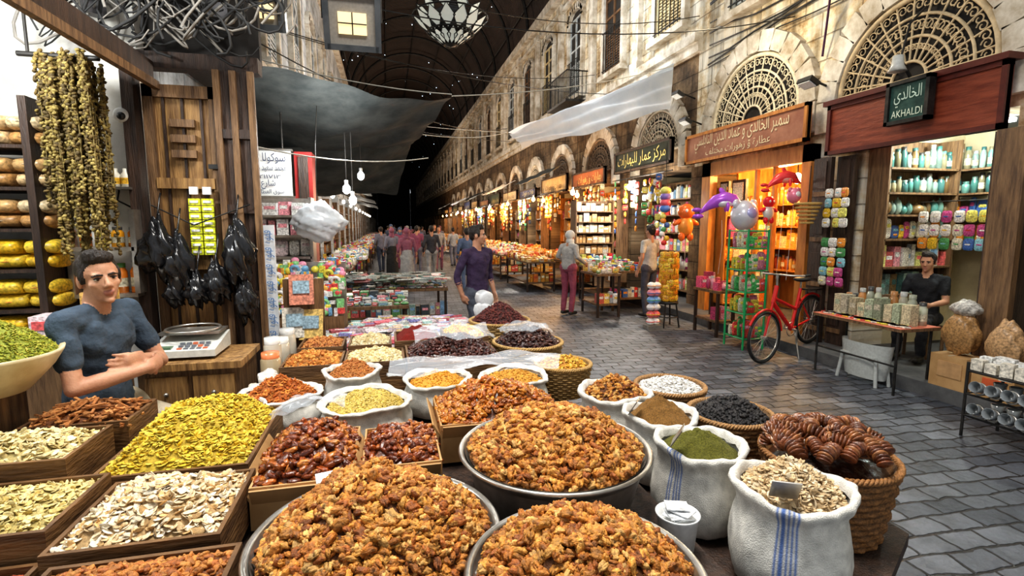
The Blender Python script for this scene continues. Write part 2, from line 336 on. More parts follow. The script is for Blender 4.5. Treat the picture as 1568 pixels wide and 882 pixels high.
W_C=((.57,.235,.038),(.44,.155,.022),(.68,.33,.066),(.33,.10,.016),(.61,.27,.044),(.76,.43,.13),(.50,.20,.035))
# ------------------------------------------------------------------ ROOM
mb=MB('ground'); mb.b2(-8,14,-6,140,-.2,0,pavers); mb.build()
XR=5.9; XL=-2.0
openR=[(.2,3.1),(3.76,5.36),(6.1,8.5),(9.2,11.7)]+[(12.4+3.2*i,14.9+3.2*i) for i in range(30)]
mb=MB('wall_right'); OZ=2.85
prev=-6
for a,b_ in openR:
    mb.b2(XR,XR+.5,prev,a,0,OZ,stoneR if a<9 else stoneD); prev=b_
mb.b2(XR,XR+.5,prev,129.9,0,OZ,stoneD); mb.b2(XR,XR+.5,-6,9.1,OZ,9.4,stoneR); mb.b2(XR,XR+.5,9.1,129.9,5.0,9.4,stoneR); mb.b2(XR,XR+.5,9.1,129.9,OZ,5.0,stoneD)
mb.build()
curbm=M('curb_stone',(.05,.05,.055),(.13,.13,.13),scale=3,rough=.7,bump=.3)
mb=MB('curb_right'); mb.b2(5.25,5.898,-6,129.9,0,.14,curbm); mb.build()
mb=MB('floor')
for a,b_ in openR: mb.b2(5.9,7.5,a,b_,0,.14,curbm)
mb.build()
mb=MB('shop_back_wall_right'); mb.b2(7.5,7.7,-6,129,.14,3.0,cream); mb.b2(6.4,7.5,-6,129,2.9,3.0,dark)
for a,b_ in openR:
    mb.b2(6.4,7.5,b_,b_+.12,.14,2.9,cream); mb.b2(6.4,7.5,a-.12,a,.14,2.9,cream)
mb.build()
mb=MB('trim_1')
mb.b2(XR-.18,XR,9.0,120,5.15,5.32,trimst); mb.b2(XR-.10,XR,9.0,120,4.98,5.15,trimst)
mb.b2(XR-.22,XR,-6,120,9.1,9.4,trimst); mb.b2(XR-.12,XR,9,120,8.65,8.75,trimst)
bay=[10.4+2.75*i for i in range(34)]
for y in bay:
    mb.b2(XR-.13,XR,y+1.0,y+1.28,5.3,8.9,trimst); mb.b2(XR-.17,XR,y+.95,y+1.33,8.6,8.85,trimst); mb.b2(XR-.17,XR,y+.95,y+1.33,5.3,5.5,trimst)
mb.build()
shutters=[M('shutter_cream',(.55,.40,.18),(.78,.66,.40),scale=5,rough=.7),M('shutter_brown',(.11,.055,.025),(.24,.13,.06),scale=5,rough=.7),M('shutter_grey',(.35,.38,.38),(.65,.68,.68),scale=5,rough=.7)]
def tall_window(name,x,y,z0,w,h,sgn,mat,bars=True):
    mb=MB(name)
    X=lambda d:x+sgn*d
    def bb(d0,d1,y0,y1,za,zb,m_): mb.b2(min(X(d0),X(d1)),max(X(d0),X(d1)),y0,y1,za,zb,m_)
    bb(.0,.02,y-w/2,y+w/2,z0,z0+h,dark)
    bb(0,.12,y-w/2-.14,y-w/2,z0-.1,z0+h,trimst); bb(0,.12,y+w/2,y+w/2+.14,z0-.1,z0+h,trimst)
    bb(0,.2,y-w/2-.2,y+w/2+.2,z0-.18,z0-.06,trimst)
    k=10; R=w/2
    for i in range(k):
        a=pi*(i+.5)/k; RR=R+.08
        A=np.array([[1,0,0],[0,math.cos(a-pi/2),-math.sin(a-pi/2)],[0,math.sin(a-pi/2),math.cos(a-pi/2)]])
        mb.box((X(.06),y+RR*math.cos(a),z0+h+RR*math.sin(a)*.55),(.12,.24,.17),trimst,R=A)
    bb(0,.015,y-w/2,y+w/2,z0+h,z0+h+w*.22,dark)
    for yy in(y-w/2+.04,y,y+w/2-.04): bb(.02,.06,yy-.03,yy+.03,z0,z0+h,mat)
    for i in range(6): zz=z0+h*i/5; bb(.02,.055,y-w/2,y+w/2,zz-.025,zz+.025,mat)
    for i in range(14):
        zz=z0+.05+i*h*.4/14; bb(.02,.05,y-w/2+.06,y+w/2-.06,zz,zz+.035,mat)
    if bars:
        for i in range(7): yy=y-w/2+(i+.5)*w/7; mb.cyl((X(.14),yy,z0),(X(.14),yy,z0+h*.45),.012,iron,n=5)
        for zz in(z0+.05,z0+h*.45): mb.cyl((X(.14),y-w/2,zz),(X(.14),y+w/2,zz),.014,iron,n=5)
    return mb.build()
for i,y in enumerate(bay[:26]): tall_window('window_%d'%(i+1),XR,y-.25,5.75,1.05,2.25,-1,shutters[i%3] if i<3 else shutters[(i*7)%3])
tall_window('window_70',XR,7.6,5.35,1.0,1.9,-1,shutters[2])
mb=MB('iron_balcony'); y=15.6
mb.b2(XR-.7,XR-.01,y-.9,y+.9,5.33,5.40,iron)
for i in range(19): mb.cyl((XR-.68,y-.9+i*.1,5.38),(XR-.68,y-.9+i*.1,6.2),.012,iron,n=5)
for yy in(y-.9,y+.9):
    for i in range(6): mb.cyl((XR-.68+i*.12,yy,5.38),(XR-.68+i*.12,yy,6.2),.012,iron,n=5)
    mb.cyl((XR-.68,yy,6.2),(XR-.01,yy,6.2),.02,iron,n=5)
mb.cyl((XR-.68,y-.9,6.2),(XR-.68,y+.9,6.2),.02,iron,n=5); mb.build()
def fan_window(name,y,z,R,col,dense=True):
    mb=MB(name); x=XR; m_=M('iron_'+str(col[0]),col,tuple(c*1.6 for c in col),scale=9,rough=.6)
    k=24; t=np.linspace(0,pi,k+1)
    V=[[x-.015,y,z]]+[[x-.015,y+R*math.cos(a),z+R*math.sin(a)] for a in t]
    mb.add(V,[[0,i+1,i+2] for i in range(k)],dark)
    ctr=np.array([x-.06,y,z])
    def P(r,a): return ctr+np.array([0,r*math.cos(a),r*math.sin(a)])
    for rr in (R*.22,R*.5,R*.74,R*.97): mb.tube([P(rr,a) for a in t],.018 if rr<R*.9 else .035,m_,n=6)
    mb.cyl(P(R,0),P(R,pi),.03,m_)
    ns=13
    for i in range(ns):
        a=pi*(i+.5)/ns
        mb.cyl(P(R*.22,a),P(R*.97,a),.012,m_,n=5)
        if dense:
            for rr,sz in((R*.62,.10),(R*.86,.085),(R*.38,.055)):
                for sg in(-1,1):
                    c=P(rr,a+sg*.5*pi/ns*.55); s_=sz*R*.75
                    mb.tube([c+np.array([0,math.cos(q)*s_*(1-q/11),math.sin(q)*s_*(1-q/11)]) for q in np.linspace(0,7.5,14)],.0085,m_,n=4)
    nb=13
    for i in range(nb):
        a=pi*(i+.5)/nb; A=np.array([[1,0,0],[0,math.cos(a-pi/2),-math.sin(a-pi/2)],[0,math.sin(a-pi/2),math.cos(a-pi/2)]])
        mb.box((x-.05,y+(R+.16)*math.cos(a),z+(R+.16)*math.sin(a)),(.12,pi*(R+.16)/nb*.96,.28+.03*(i%2)),trimst,R=A)
    for sg in(-1,1):
        mb.b2(x-.11,x,y+sg*(R+.16)-.15,y+sg*(R+.16)+.15,z-.40,z,trimst)
    return mb.build()
fan_window('fan_window_grille',4.85,3.36,.93,(.46,.36,.22)); fan_window('fan_window_grille',7.45,3.42,1.02,(.62,.55,.40))
for i in range(12): fan_window('fan_window_grille',10.45+(0 if i==0 else 3.2*i),3.2 if i else 3.3,.9,(.16,.11,.07) if i%3 else (.45,.38,.28),dense=i<4)
openL=[(5.0+3.2*i,7.7+3.2*i) for i in range(32)]
mb=MB('wall_left'); prev=4.15
for a,b_ in openL: mb.b2(XL-.5,XL,prev,a,0,2.9,stoneL); prev=b_
mb.b2(XL-.5,XL,prev,129.9,0,2.9,stoneL); mb.b2(XL-.5,XL,4.15,129.9,2.9,9.4,stoneL); mb.build()
mb=MB('shop_back_wall_left'); mb.b2(-3.9,-3.7,4.2,129,0,2.95,cream); mb.b2(-3.7,-2.5,4.2,129,2.9,2.98,dark)
for a,b_ in openL: mb.b2(-3.7,-2.5,b_,b_+.12,0,2.9,cream); mb.b2(-3.7,-2.5,a-.12,a,0,2.9,cream)
mb.build()
for i in range(14): tall_window('window_%d'%(i+40),XL,7.6+2.9*i,4.6 if i%2 else 4.9,1.1,2.6,1,shutters[2],bars=False)
mb=MB('trim_2'); mb.b2(XL,XL+.2,4.15,120,9.1,9.4,trimst); mb.b2(XL,XL+.15,4.15,120,4.2,4.35,trimst); mb.build()
mb=MB('ceiling'); n=30; cx=(XR+XL)/2; R=(XR-XL)/2+.15
ys=np.linspace(11,130,60); V=[]
for y in ys:
    for k in range(n+1): a=pi*k/n; V.append([cx+R*math.cos(a),y,9.45+R*math.sin(a)])
F=[[i*(n+1)+k,i*(n+1)+k+1,(i+1)*(n+1)+k+1,(i+1)*(n+1)+k] for i in range(len(ys)-1) for k in range(n)]
mb.add(V,F,vaultm,smooth=True); mb.build()
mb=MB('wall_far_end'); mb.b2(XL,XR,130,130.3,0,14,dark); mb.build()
mb=MB('vault_rib')
for y in np.arange(11.5,120,3.2):
    mb.tube([[cx+(R-.25)*math.cos(a),y,9.45+(R-.25)*math.sin(a)] for a in np.linspace(0,pi,24)],.07,iron,n=5)
for a in np.linspace(.25,pi-.25,7): mb.cyl((cx+(R-.2)*math.cos(a),11,9.45+(R-.2)*math.sin(a)),(cx+(R-.2)*math.cos(a),120,9.45+(R-.2)*math.sin(a)),.035,iron,n=5)
mb.build()
mb=MB('roof_light_hole'); r=np.random.default_rng(4)
for i in range(130):
    a=r.uniform(.15,pi-.15); y=11.5+r.uniform(0,1)**1.5*90; s_=.010+.014*r.random()
    mb.blob((cx+(R-.03)*math.cos(a),y,9.45+(R-.03)*math.sin(a)),(s_,s_*1.3,s_),glow,(.4,.5,.6),l=1)
mb.build()
mb=MB('wall_back_left'); mb.b2(-3.6,-1.56,4.0,4.12,0,3.6,plaster); mb.build()
mb=MB('wall_left_shop'); mb.b2(-3.7,-3.6,-1,4.0,0,3.6,plaster); mb.build()
mb=MB('trim_3'); mb.box((-1.5,1.9,2.72),(.10,4.1,.12),woodd); mb.box((-1.44,1.9,2.63),(.04,4.1,.05),wood); mb.b2(-1.62,-1.55,3.88,3.99,0,2.7,woodd); mb.build()
# ------------------------------------------------------------------ goods generators
PAL=[(.75,.06,.05),(.85,.55,.05),(.9,.85,.8),(.1,.35,.12),(.08,.18,.5),(.9,.35,.05),(.85,.8,.2),(.6,.1,.3),(.92,.9,.85),(.3,.6,.7),(.8,.75,.6)]
WPAL=[(.9,.42,.06),(.85,.58,.15),(.7,.22,.04),(.9,.78,.45),(.6,.10,.04),(.8,.45,.10),(.95,.9,.7)]
JPAL=[(.10,.30,.27),(.20,.42,.38),(.07,.2,.2),(.35,.32,.2),(.25,.16,.07),(.35,.5,.45)]
CPAL=[(.9,.9,.88),(.85,.85,.82),(.9,.4,.45),(.8,.8,.3),(.3,.5,.75),(.9,.88,.8),(.85,.2,.2)]
def pillow(l):
    v,f=ico(l); v=np.sign(v)*np.abs(v)**.42; v[:,1]*=(1-.75*np.clip(np.abs(v[:,2]),0,1)**3); return v,f
_qv,_qf=pillow(2); _pv,_pf=pillow(3)
def goods_row(mb,O,A,D,L,depth,z,hmax,pal,kind,r,rowsd=1,gap=1.0,wr=(.06,.15)):
    A=np.array(A,float);D=np.array(D,float);O=np.array(O,float); Rm=np.stack([A,D,V3(0,0,1)],1)
    for dd in range(rowsd):
        x=.02
        while x<L-.04:
            k=kind if kind!='mixed' else ('box','jar','pouch','box','bag')[r.integers(5)]
            col=np.array(pal[r.integers(len(pal))])*r.uniform(.6,1.05); c2=np.array(pal[r.integers(len(pal))])
            w=r.uniform(*wr) if k!='jar' else r.uniform(.07,.10); h=hmax*r.uniform(.55,.95); dp=min(depth/rowsd*.9,w*1.2)
            c=O+A*(x+w/2)+D*(depth*(dd+.5)/rowsd)+V3(0,0,z)
            if k=='box':
                T=Rm@rz(r.uniform(-.12,.12)); mb.box(c+V3(0,0,h/2),(w*.94,dp,h),gloss,col,R=T)
                mb.box(c+V3(0,0,h*.6),(w*.7,dp*1.03,h*.25),gloss,c2,R=T)
            elif k=='jar':
                rr=w*.46; mb.lathe([(rr*.2,0),(rr,.0),(rr,h*.72),(rr*.65,h*.84),(rr*.65,h*.86)],c,glassv,col,n=10)
                mb.lathe([(rr*.75,h*.85),(rr*.75,h),(0,h)],c,plast,c2*.6 if r.random()<.5 else ((.4,.4,.38) if r.random()<.5 else (.05,.05,.05)),n=10)
                if r.random()<.35: mb.lathe([(rr*1.02,h*.2),(rr*1.02,h*.5)],c,gloss,np.array((.85,.8,.6))*r.uniform(.5,1),n=10)
            elif k=='pouch':
                T=Rm@rz(r.uniform(-.2,.2)); mb.add((_qv*np.array([w*.5,.022,h*.5]))@T.T+c+V3(0,0,h*.5),_qf,gloss,col)
                mb.add((_qv*np.array([w*.36,.026,h*.16]))@T.T+c+V3(0,0,h*.62),_qf,gloss,c2)
                if r.random()<.5: mb.add((_qv*np.array([w*.28,.026,h*.13]))@T.T+c+V3(0,0,h*.3),_qf,gloss,np.array(pal[r.integers(len(pal))]))
            else:
                mb.blob(c+V3(0,0,h*.42),(w*.55,dp*.55,h*.45),plast,col,l=2); mb.blob(c+V3(0,0,h*.85),(w*.12,w*.12,h*.15),plast,col,l=1)
            x+=w*gap+r.uniform(0,.015)
def shelf_unit(name,O,A,D,L,depth,zs,pal,kind,seed,frame_m=None,rowsd=1,back=True,top=None,fr=.9):
    mb=MB(name); r=np.random.default_rng(seed); A=np.array(A,float);D=np.array(D,float);O=np.array(O,float); Rm=np.stack([A,D,V3(0,0,1)],1); fm=frame_m or wood
    zt=top or zs[-1]+.35
    for z in zs: mb.box(O+A*L/2+D*depth/2+V3(0,0,z-.012),(L,depth,.024),fm,R=Rm)
    for t in(0,L): mb.box(O+A*t+D*depth/2+V3(0,0,(zs[0]+zt)/2),(.03,depth,zt-zs[0]),fm,R=Rm)
    if back: mb.box(O+A*L/2+D*(depth+.01)+V3(0,0,(zs[0]+zt)/2),(L,.02,zt-zs[0]),fm,R=Rm)
    for i,z in enumerate(zs):
        hh=((zs+[zt])[i+1]-z)*fr; k=kind if isinstance(kind,str) else kind[i%len(kind)]; p=pal if not isinstance(pal[0],list) else pal[i%len(pal)]
        goods_row(mb,O,A,D,L,depth,z,hh,p,k,r,rowsd)
    return mb
def table_of_goods(name,x0,x1,y0,y1,z,pal,seed,legs=True,hm=.16,kinds=('box','pouch','mixed','bag')):
    mb=MB(name); r=np.random.default_rng(seed)
    mb.b2(x0,x1,y0,y1,z-.04,z,wood)
    if legs:
        for x in(x0+.04,x1-.04):
            for y in(y0+.04,y1-.04): mb.b2(x-.02,x+.02,y-.02,y+.02,0,z-.04,woodd)
        mb.b2(x0+.03,x1-.03,y0+.03,y1-.03,.22,.25,wood)
        goods_row(mb,(x0+.05,y0+.05,0),(1,0,0),(0,1,0),x1-x0-.1,.3,.25,.25,pal,'box',r)
    ny=max(1,int((y1-y0)/.17))
    for j in range(ny):
        yy=y0+(j+.1)*(y1-y0)/ny
        goods_row(mb,(x0+.01,yy,0),(1,0,0),(0,1,0),x1-x0-.02,(y1-y0)/ny*.85,z,hm*(.5+.7*j/ny),pal,kinds[r.integers(len(kinds))],r,wr=(.05,.13))
    return mb.build()
def flat_goods(name,x0,x1,y0,y1,z,pal,seed,n,s=.1):
    mb=MB(name); r=np.random.default_rng(seed)
    for k in range(n):
        w,d,h=s*r.uniform(.6,1.5),s*r.uniform(.5,1.1),.012+.03*r.random(); col=np.array(pal[r.integers(len(pal))])*r.uniform(.6,1.1)
        Rm=rz(r.uniform(-.5,.5))@np.array(Matrix.Rotation(r.uniform(-.35,.15),3,'X')); c=V3(r.uniform(x0,x1),r.uniform(y0,y1),z+.02+.06*r.random())
        mb.box(c,(w,d,h),gloss,col,R=Rm); mb.box(c+Rm@V3(0,0,h*.52),(w*.7,d*.4,.002),gloss,np.array(pal[r.integers(len(pal))]),R=Rm)
    return mb.build()
AY=(0,1,0)
shelf_unit('jar_shelf',(7.1,3.8,0),AY,(1,0,0),1.5,.3,[1.5,1.82,2.12,2.42],[PAL,PAL,JPAL,JPAL],['pouch','pouch','jar','jar'],1,top=2.78,back=False).build()
shelf_unit('jar_shelf',(5.95,5.06,0),(1,0,0),AY,1.1,.28,[.85,1.2,1.55,1.85,2.12,2.42],[JPAL,CPAL,PAL,JPAL,JPAL,JPAL],['box','box','pouch','bag','jar','jar'],2,top=2.78).build()
mb=MB('wooden_shutter_door')
for (y0,y1,x) in((5.36,5.62,5.74),(5.62,5.9,5.64)):
    mb.b2(x,x+.06,y0,y1,.14,2.60,woodd)
    for zz in(.3,.9,1.5,2.1): mb.b2(x-.02,x,y0+.03,y1-.03,zz,zz+.06,wood); mb.b2(x-.015,x,y0+.06,y1-.06,zz+.1,zz+.45,woodd)
mb.b2(5.62,5.89,3.5,3.76,.14,2.6,woodd); mb.b2(5.55,5.62,3.45,3.7,.14,2.6,wood)
mb.build()
def packet(mb,c,w,h,T,col,c2):
    mb.add(_pv*np.array([w*.5,.018,h*.5])@T.T+c,_pf,gloss,col); mb.add(_qv*np.array([w*.33,.021,h*.17])@T.T+c,_qf,gloss,c2)
mb=MB('hanging_snack_packet'); r=np.random.default_rng(9)
TY=np.stack([V3(0,1,0),V3(-1,0,0),V3(0,0,1)],1)
for y in(5.28,5.40,5.52):
    for k in range(10):
        z=1.0+k*.125
        if 1.62<z<1.72: continue
        packet(mb,V3(5.55-.02*r.random(),y+r.uniform(-.02,.02),z),.11,.12,TY@rz(r.uniform(-.2,.2)),np.array(PAL[r.integers(len(PAL))])*.85,PAL[r.integers(len(PAL))])
for y in np.arange(3.95,5.0,.13):
    for k in range(3): packet(mb,V3(6.45,y+r.uniform(-.02,.02),1.5+k*.16),.11,.14,TY,np.array(PAL[r.integers(len(PAL))]),PAL[r.integers(len(PAL))])
mb.cyl((6.45,3.8,2.0),(6.45,5.05,2.0),.006,iron); mb.build()
def sign(name,x,y0,y1,z0,z1,m_,frame_m,lines,col,thick=.05):
    mb=MB(name); mb.b2(x,x+thick,y0,y1,z0,z1,m_)
    f=.05
    for (a,b_,c,d) in((y0,y1,z0,z0+f),(y0,y1,z1-f,z1),(y0,y0+f,z0,z1),(y1-f,y1,z0,z1)): mb.b2(x-.025,x+thick+.01,a,b_,c,d,frame_m)
    for (t,s,yy,zz,mw) in lines: put_text(mb,t,s,(x-.012,yy,zz),(0,-1,0),(0,0,1),matte,col,mw)
    return mb
redf=M('red_frame',(.07,.010,.006),(.13,.022,.014),rough=.4)
mb=sign('red_shop_sign',5.62,3.70,5.70,2.62,3.24,redwood,redf,[],(1,1,1))
mb.b2(5.56,5.75,3.68,5.74,3.24,3.30,redf); mb.build()
mb=MB('shop_name_plaque'); g=M('dark_green_glass',(.02,.05,.045),(.05,.12,.10),rough=.25)
mb.b2(5.5,5.54,4.33,4.77,2.84,3.26,g)
for (a,b_,c,d) in((4.31,4.79,2.82,2.86),(4.31,4.79,3.24,3.28),(4.31,4.35,2.82,3.28),(4.75,4.79,2.82,3.28)): mb.b2(5.47,5.56,a,b_,c,d,iron)
put_text(mb,'AKHALDI',.11,(5.49,4.55,2.93),(0,-1,0),(0,0,1),matte,(.75,.85,.7),.34); put_text(mb,'الخالدي',.18,(5.49,4.55,3.10),(0,-1,0),(0,0,1),matte,(.6,.75,.65),.30)
mb.cyl((5.5,4.55,3.30),(5.35,4.55,3.46),.02,iron); mb.lathe([(.0,.1),(.05,.1),(.06,.0),(.09,-.06),(.0,-.05)],(5.32,4.55,3.40),plast,(.6,.6,.56),n=14)
mb.tube([(5.35,4.55,3.46),(5.5,4.6,3.86),(5.82,4.7,4.1)],.012,iron); mb.build()
signc=M('brown_sign',(.27,.10,.055),(.42,.20,.12),scale=3,rough=.5,detail=9)
sign('brown_shop_sign',5.6,6.02,8.95,2.86,3.38,signc,warmw,[('سمير الخالدي و عماد الدين النابلسي',.30,7.5,3.20,2.3),('عطارة و زهورات مختلف',.16,7.5,3.00,1.6)],(.80,.68,.44)).build()
mb=MB('wooden_shopfront')
mb.b2(5.74,5.89,8.35,8.6,.14,2.84,warmw); mb.b2(5.74,5.89,6.06,6.22,.14,2.84,warmw); mb.b2(5.74,5.89,6.06,8.6,2.6,2.84,warmw)
for y in(6.8,7.2): mb.b2(5.8,5.86,y,y+.05,.14,2.6,warmw)
mb.build()
mb=MB('wood_wall_panelling'); mb.b2(7.43,7.49,6.15,8.4,.14,2.88,warmw); mb.b2(6.4,7.4,8.44,8.49,.14,2.88,warmw); mb.build()
shelf_unit('warm_goods_shelf',(7.05,6.2,0),AY,(1,0,0),2.2,.3,[.9,1.3,1.7,2.1],[WPAL],['jar','box','pouch','jar'],5,warmw,top=2.5).build()
shelf_unit('warm_goods_shelf',(5.95,8.12,0),(1,0,0),AY,1.05,.28,[.3,.7,1.1,1.5,1.9],[WPAL,PAL],['box','jar','pouch'],6,warmw,top=2.4).build()
mb=MB('picture_frame'); mb.b2(5.95,6.0,7.65,8.0,2.1,2.5,woodd); mb.b2(5.93,5.95,7.7,7.95,2.15,2.45,gloss,(.8,.7,.5)); mb.b2(5.95,6.0,8.1,8.34,2.15,2.5,iron); mb.b2(5.93,5.95,8.14,8.3,2.19,2.46,gloss,(.5,.55,.5)); mb.build()
sign('dark_shop_sign',5.5,9.3,11.9,2.95,3.45,M('dark_green_sign',(.015,.02,.012),(.035,.045,.03),rough=.4),woodd,[('مركز عمار للبهارات',.34,10.6,3.2,2.2)],(.75,.6,.2)).build()
WARM=(1,2,4,5,7,9,10,12)
for i,(a,b_) in enumerate(openR[3:19]):
    w_=b_-a; warm=i in WARM
    shelf_unit('shop_goods_shelf',(6.25,a,0),AY,(1,0,0),w_,.35,[.3,.75,1.15,1.55,1.95,2.3],[WPAL,PAL,CPAL] if warm else [CPAL,PAL,CPAL],['mixed','jar','box','pouch'],20+i,warmw if warm else wood,top=2.7).build()
    shelf_unit('outside_goods_rack',(5.5,b_+.02,0),(0,1,0),(1,0,0),.62,.3,[.3,.75,1.15,1.55,1.95],[PAL,WPAL] if i%2 else [CPAL,WPAL],['box','pouch','bag'],60+i,wood,top=2.35).build()
    if i>0:
        cc=[(.03,.05,.03),(.3,.1,.04),(.5,.4,.22),(.03,.04,.12),(.4,.38,.3)][i%5]
        sign('shop_sign',5.55,a-.1+.3*(i%2),b_+.1,2.8,3.15+.1*(i%3),M('sign_col_%d'%(i%5),cc,tuple(c*1.4 for c in cc),rough=.5),woodd,[('بهارات و زهورات',.3,(a+b_)/2,3.0,1.7)],(.85,.7,.3) if i%5!=2 and i%5!=4 else (.1,.05,.03)).build()
    table_of_goods('goods_table',4.35+.1*(i%2),5.22,a-.1+(.3 if i==0 else 0),b_-.4,.8,WPAL if warm else PAL,90+i,hm=.25)
    if i in(1,2,3,5,7,9): table_of_goods('goods_table',3.45,4.25,a+.2,b_,.78,WPAL if i%2 else CPAL,190+i,hm=.2)
    if i<9:
        mb=MB('hanging_wares'); r=np.random.default_rng(800+i)
        for k in range(14):
            y=a+w_*r.random(); x=5.35+.12*r.random(); z0=2.7; z1=z0-.3-.9*r.random()
            mb.cyl((x,y,z1),(x,y,2.78),.004,iron,n=4)
            zz=z1
            while zz<z0: packet(mb,V3(x,y,zz),.12,.13,TY@rz(r.uniform(-1,1)),np.array((WPAL if warm else PAL)[r.integers(7)])*.85,PAL[r.integers(len(PAL))]); zz+=.16
        mb.cyl((5.42,a-.1,2.78),(5.42,b_+.1,2.78),.015,iron); mb.build()
    if i in(2,4,6,8,11):
        mb=MB('shop_canvas_awning'); mb.sheet((5.5,a-.2,3.65),(5.5,b_+.2,3.65),(4.5,b_+.2,3.15),(4.5,a-.2,3.15),tarp if i%4 else tarpw,.08,14,.02,seed=i); mb.build()
for i,(a,b_) in enumerate(openL[:16]):
    w_=b_-a
    shelf_unit('shop_goods_shelf',(-2.05,a,0),AY,(-1,0,0),w_,.35,[.3,.75,1.15,1.55,1.95,2.3],[CPAL,PAL] if i<3 else [WPAL,PAL,CPAL],['box','mixed','pouch'],320+i,wood,top=2.7).build()
    if i>1: table_of_goods('goods_table',-1.6,-.75+.15*(i%2),a,b_-.2,.78,PAL if i%3 else CPAL,420+i,hm=.22)
    if i in(2,3,5,7): mb=MB('shop_canvas_awning'); mb.sheet((-1.9,a,3.1),(-1.9,b_,3.1),(-.4,b_,2.65),(-.4,a,2.65),tarp,.08,14,.02,seed=i); mb.build()
GPAL=CPAL+[(.2,.5,.2),(.3,.45,.4),(.08,.1,.1),(.1,.12,.14)]
table_of_goods('market_table',-.9,.95,8.3,9.6,.70,GPAL,777,hm=.07); flat_goods('plastic_wrapped_goods',-.85,.9,8.35,9.5,.80,[(.6,.65,.62),(.75,.78,.75),(.3,.4,.35),(.7,.6,.5),(.8,.3,.3)],5,110,.2)
table_of_goods('market_table',-.95,.25,6.6,7.6,.70,GPAL,778,hm=.10)
flat_goods('packets_on_counter',-.95,.75,4.32,5.0,.66,[(.9,.9,.88),(.9,.75,.78),(.85,.2,.25),(.9,.88,.85),(.5,.75,.7),(.8,.6,.3),(.3,.3,.6)],6,330,.12)
flat_goods('packets_on_counter',-.35,.75,5.0,5.6,.66,[(.9,.9,.88),(.9,.75,.78),(.85,.2,.25),(.9,.88,.85),(.5,.75,.7),(.8,.6,.3),(.3,.3,.6)],7,180,.12)
# ------------------------------------------------------------------ foreground stall
mb=MB('stall_table'); mb.b2(-1.75,1.02,.92,2.72,.56,.62,woodd); mb.b2(-.84,1.02,2.72,3.35,.56,.62,woodd); mb.b2(-.84,1.35,3.35,3.9,.56,.62,woodd); mb.b2(-.84,1.35,3.9,5.0,.56,.62,woodd); mb.b2(-.40,1.35,5.0,5.7,.56,.62,woodd)
for x,y in((-1.6,1.0),(.95,1.0),(.95,2.2),(1.2,3.5),(1.25,5.6),(-.34,5.6),(-1.6,2.6)): mb.b2(x-.04,x+.04,y-.04,y+.04,0,.56,woodd)
mb.b2(-1.7,.98,.95,.98,.1,.56,woodd); mb.build()
BZ=.48
mb=MB('side_bench'); pts=[(1.04,1.08),(1.45,1.16),(2.02,1.5),(2.0,2.9),(1.04,2.9)]
V=[[x,y,BZ] for x,y in pts]+[[x,y,BZ-.05] for x,y in pts]
mb.add(V[:5],[[0,1,2,3,4]],woodd); mb.add(V[5:],[[4,3,2,1,0]],woodd); mb.add(V,[[i,5+i,5+(i+1)%5,(i+1)%5] for i in range(5)],woodd)
for x,y in((1.1,1.2),(1.5,1.3),(1.94,1.6),(1.94,2.8),(1.1,2.8)): mb.b2(x-.03,x+.03,y-.03,y+.03,0,BZ-.05,woodd)
mb.cyl((1.1,1.2,.18),(1.94,1.6,.18),.02,woodd); mb.build()
def tray(name,cx,cy,R,zr,h,seed,n,size=.0215):
    mb=MB(name); z0=.62
    mb.lathe([(0,z0-zr+.002),(R*.78,z0-zr+.002),(R*.82,z0-zr+.02),(R*.97,-.02),(R,0),(R+.012,.008),(R+.02,0),(R+.012,-.01),(R*.99,-.03)],(cx,cy,zr),tin,n=64)
    mb.lathe([(0,-.03),(R*.955,-.03),(R*.99,.003)],(cx,cy,zr),tin,n=64)
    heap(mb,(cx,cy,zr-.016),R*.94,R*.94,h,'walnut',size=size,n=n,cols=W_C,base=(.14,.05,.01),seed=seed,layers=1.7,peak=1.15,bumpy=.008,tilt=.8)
    return mb
mb=tray('walnut_tray',-.05,1.47,.345,.82,.17,1,1900); mb.box((-.18,1.775,.865),(.16,.004,.035),plast,(.75,.75,.72),R=rz(.25)@np.array(Matrix.Rotation(-.9,3,'X'))); mb.build()
tray('walnut_tray',.615,1.82,.355,.86,.15,2,1900).build()
tray('walnut_tray',.47,1.14,.29,.84,.14,3,1350).build()
def crate(name,x0,x1,y0,y1,z0,z1,kind,size,n,cols,base,h,seed,m=None,cm=None,tilt=.7,peak=1,base_z=.62):
    mb=MB(name); cm=cm or woodc; t=.014 if cm is woodc else .008
    mb.b2(x0,x1,y0,y1,z0,z0+.02,cm)
    for (a,b_,c,d) in((x0,x1,y0-t,y0),(x0,x1,y1,y1+t),(x0-t,x0,y0-t,y1+t),(x1,x1+t,y0-t,y1+t)): mb.b2(a,b_,c,d,z0,z1,cm)
    if cm is card:
        for (a,b_,c,d,rx_,ry_) in((x0,x1,y0-.03,y0-.008,.5,0),(x0-.03,x0-.008,y0,y1,0,-.5)):
            Rm=np.array(Matrix.Rotation(rx_,3,'X')@Matrix.Rotation(ry_,3,'Y')); mb.box(((a+b_)/2,(c+d)/2,z1-.035),((b_-a) if rx_ else .006,(d-c) if not rx_ else .006,.09),cm,R=Rm)
    if z0>base_z+.005: mb.b2(x0+.03,x1-.03,y0+.03,y1-.03,base_z+.001,z0,woodd)
    heap(mb,((x0+x1)/2,(y0+y1)/2,z1-.03),(x1-x0)/2,(y1-y0)/2,h,kind,'rect',size,n,cols,base,m or drym,seed=seed,tilt=tilt,peak=peak)
    return mb.build()
CR=((.80,.60,.34),(.86,.74,.54),(.66,.42,.18),(.82,.66,.42),(.88,.80,.64))
YL=((.84,.58,.05),(.76,.50,.025),(.88,.68,.10),(.56,.42,.04),(.80,.64,.08))
AL=((.50,.19,.04),(.60,.26,.06),(.40,.13,.03))
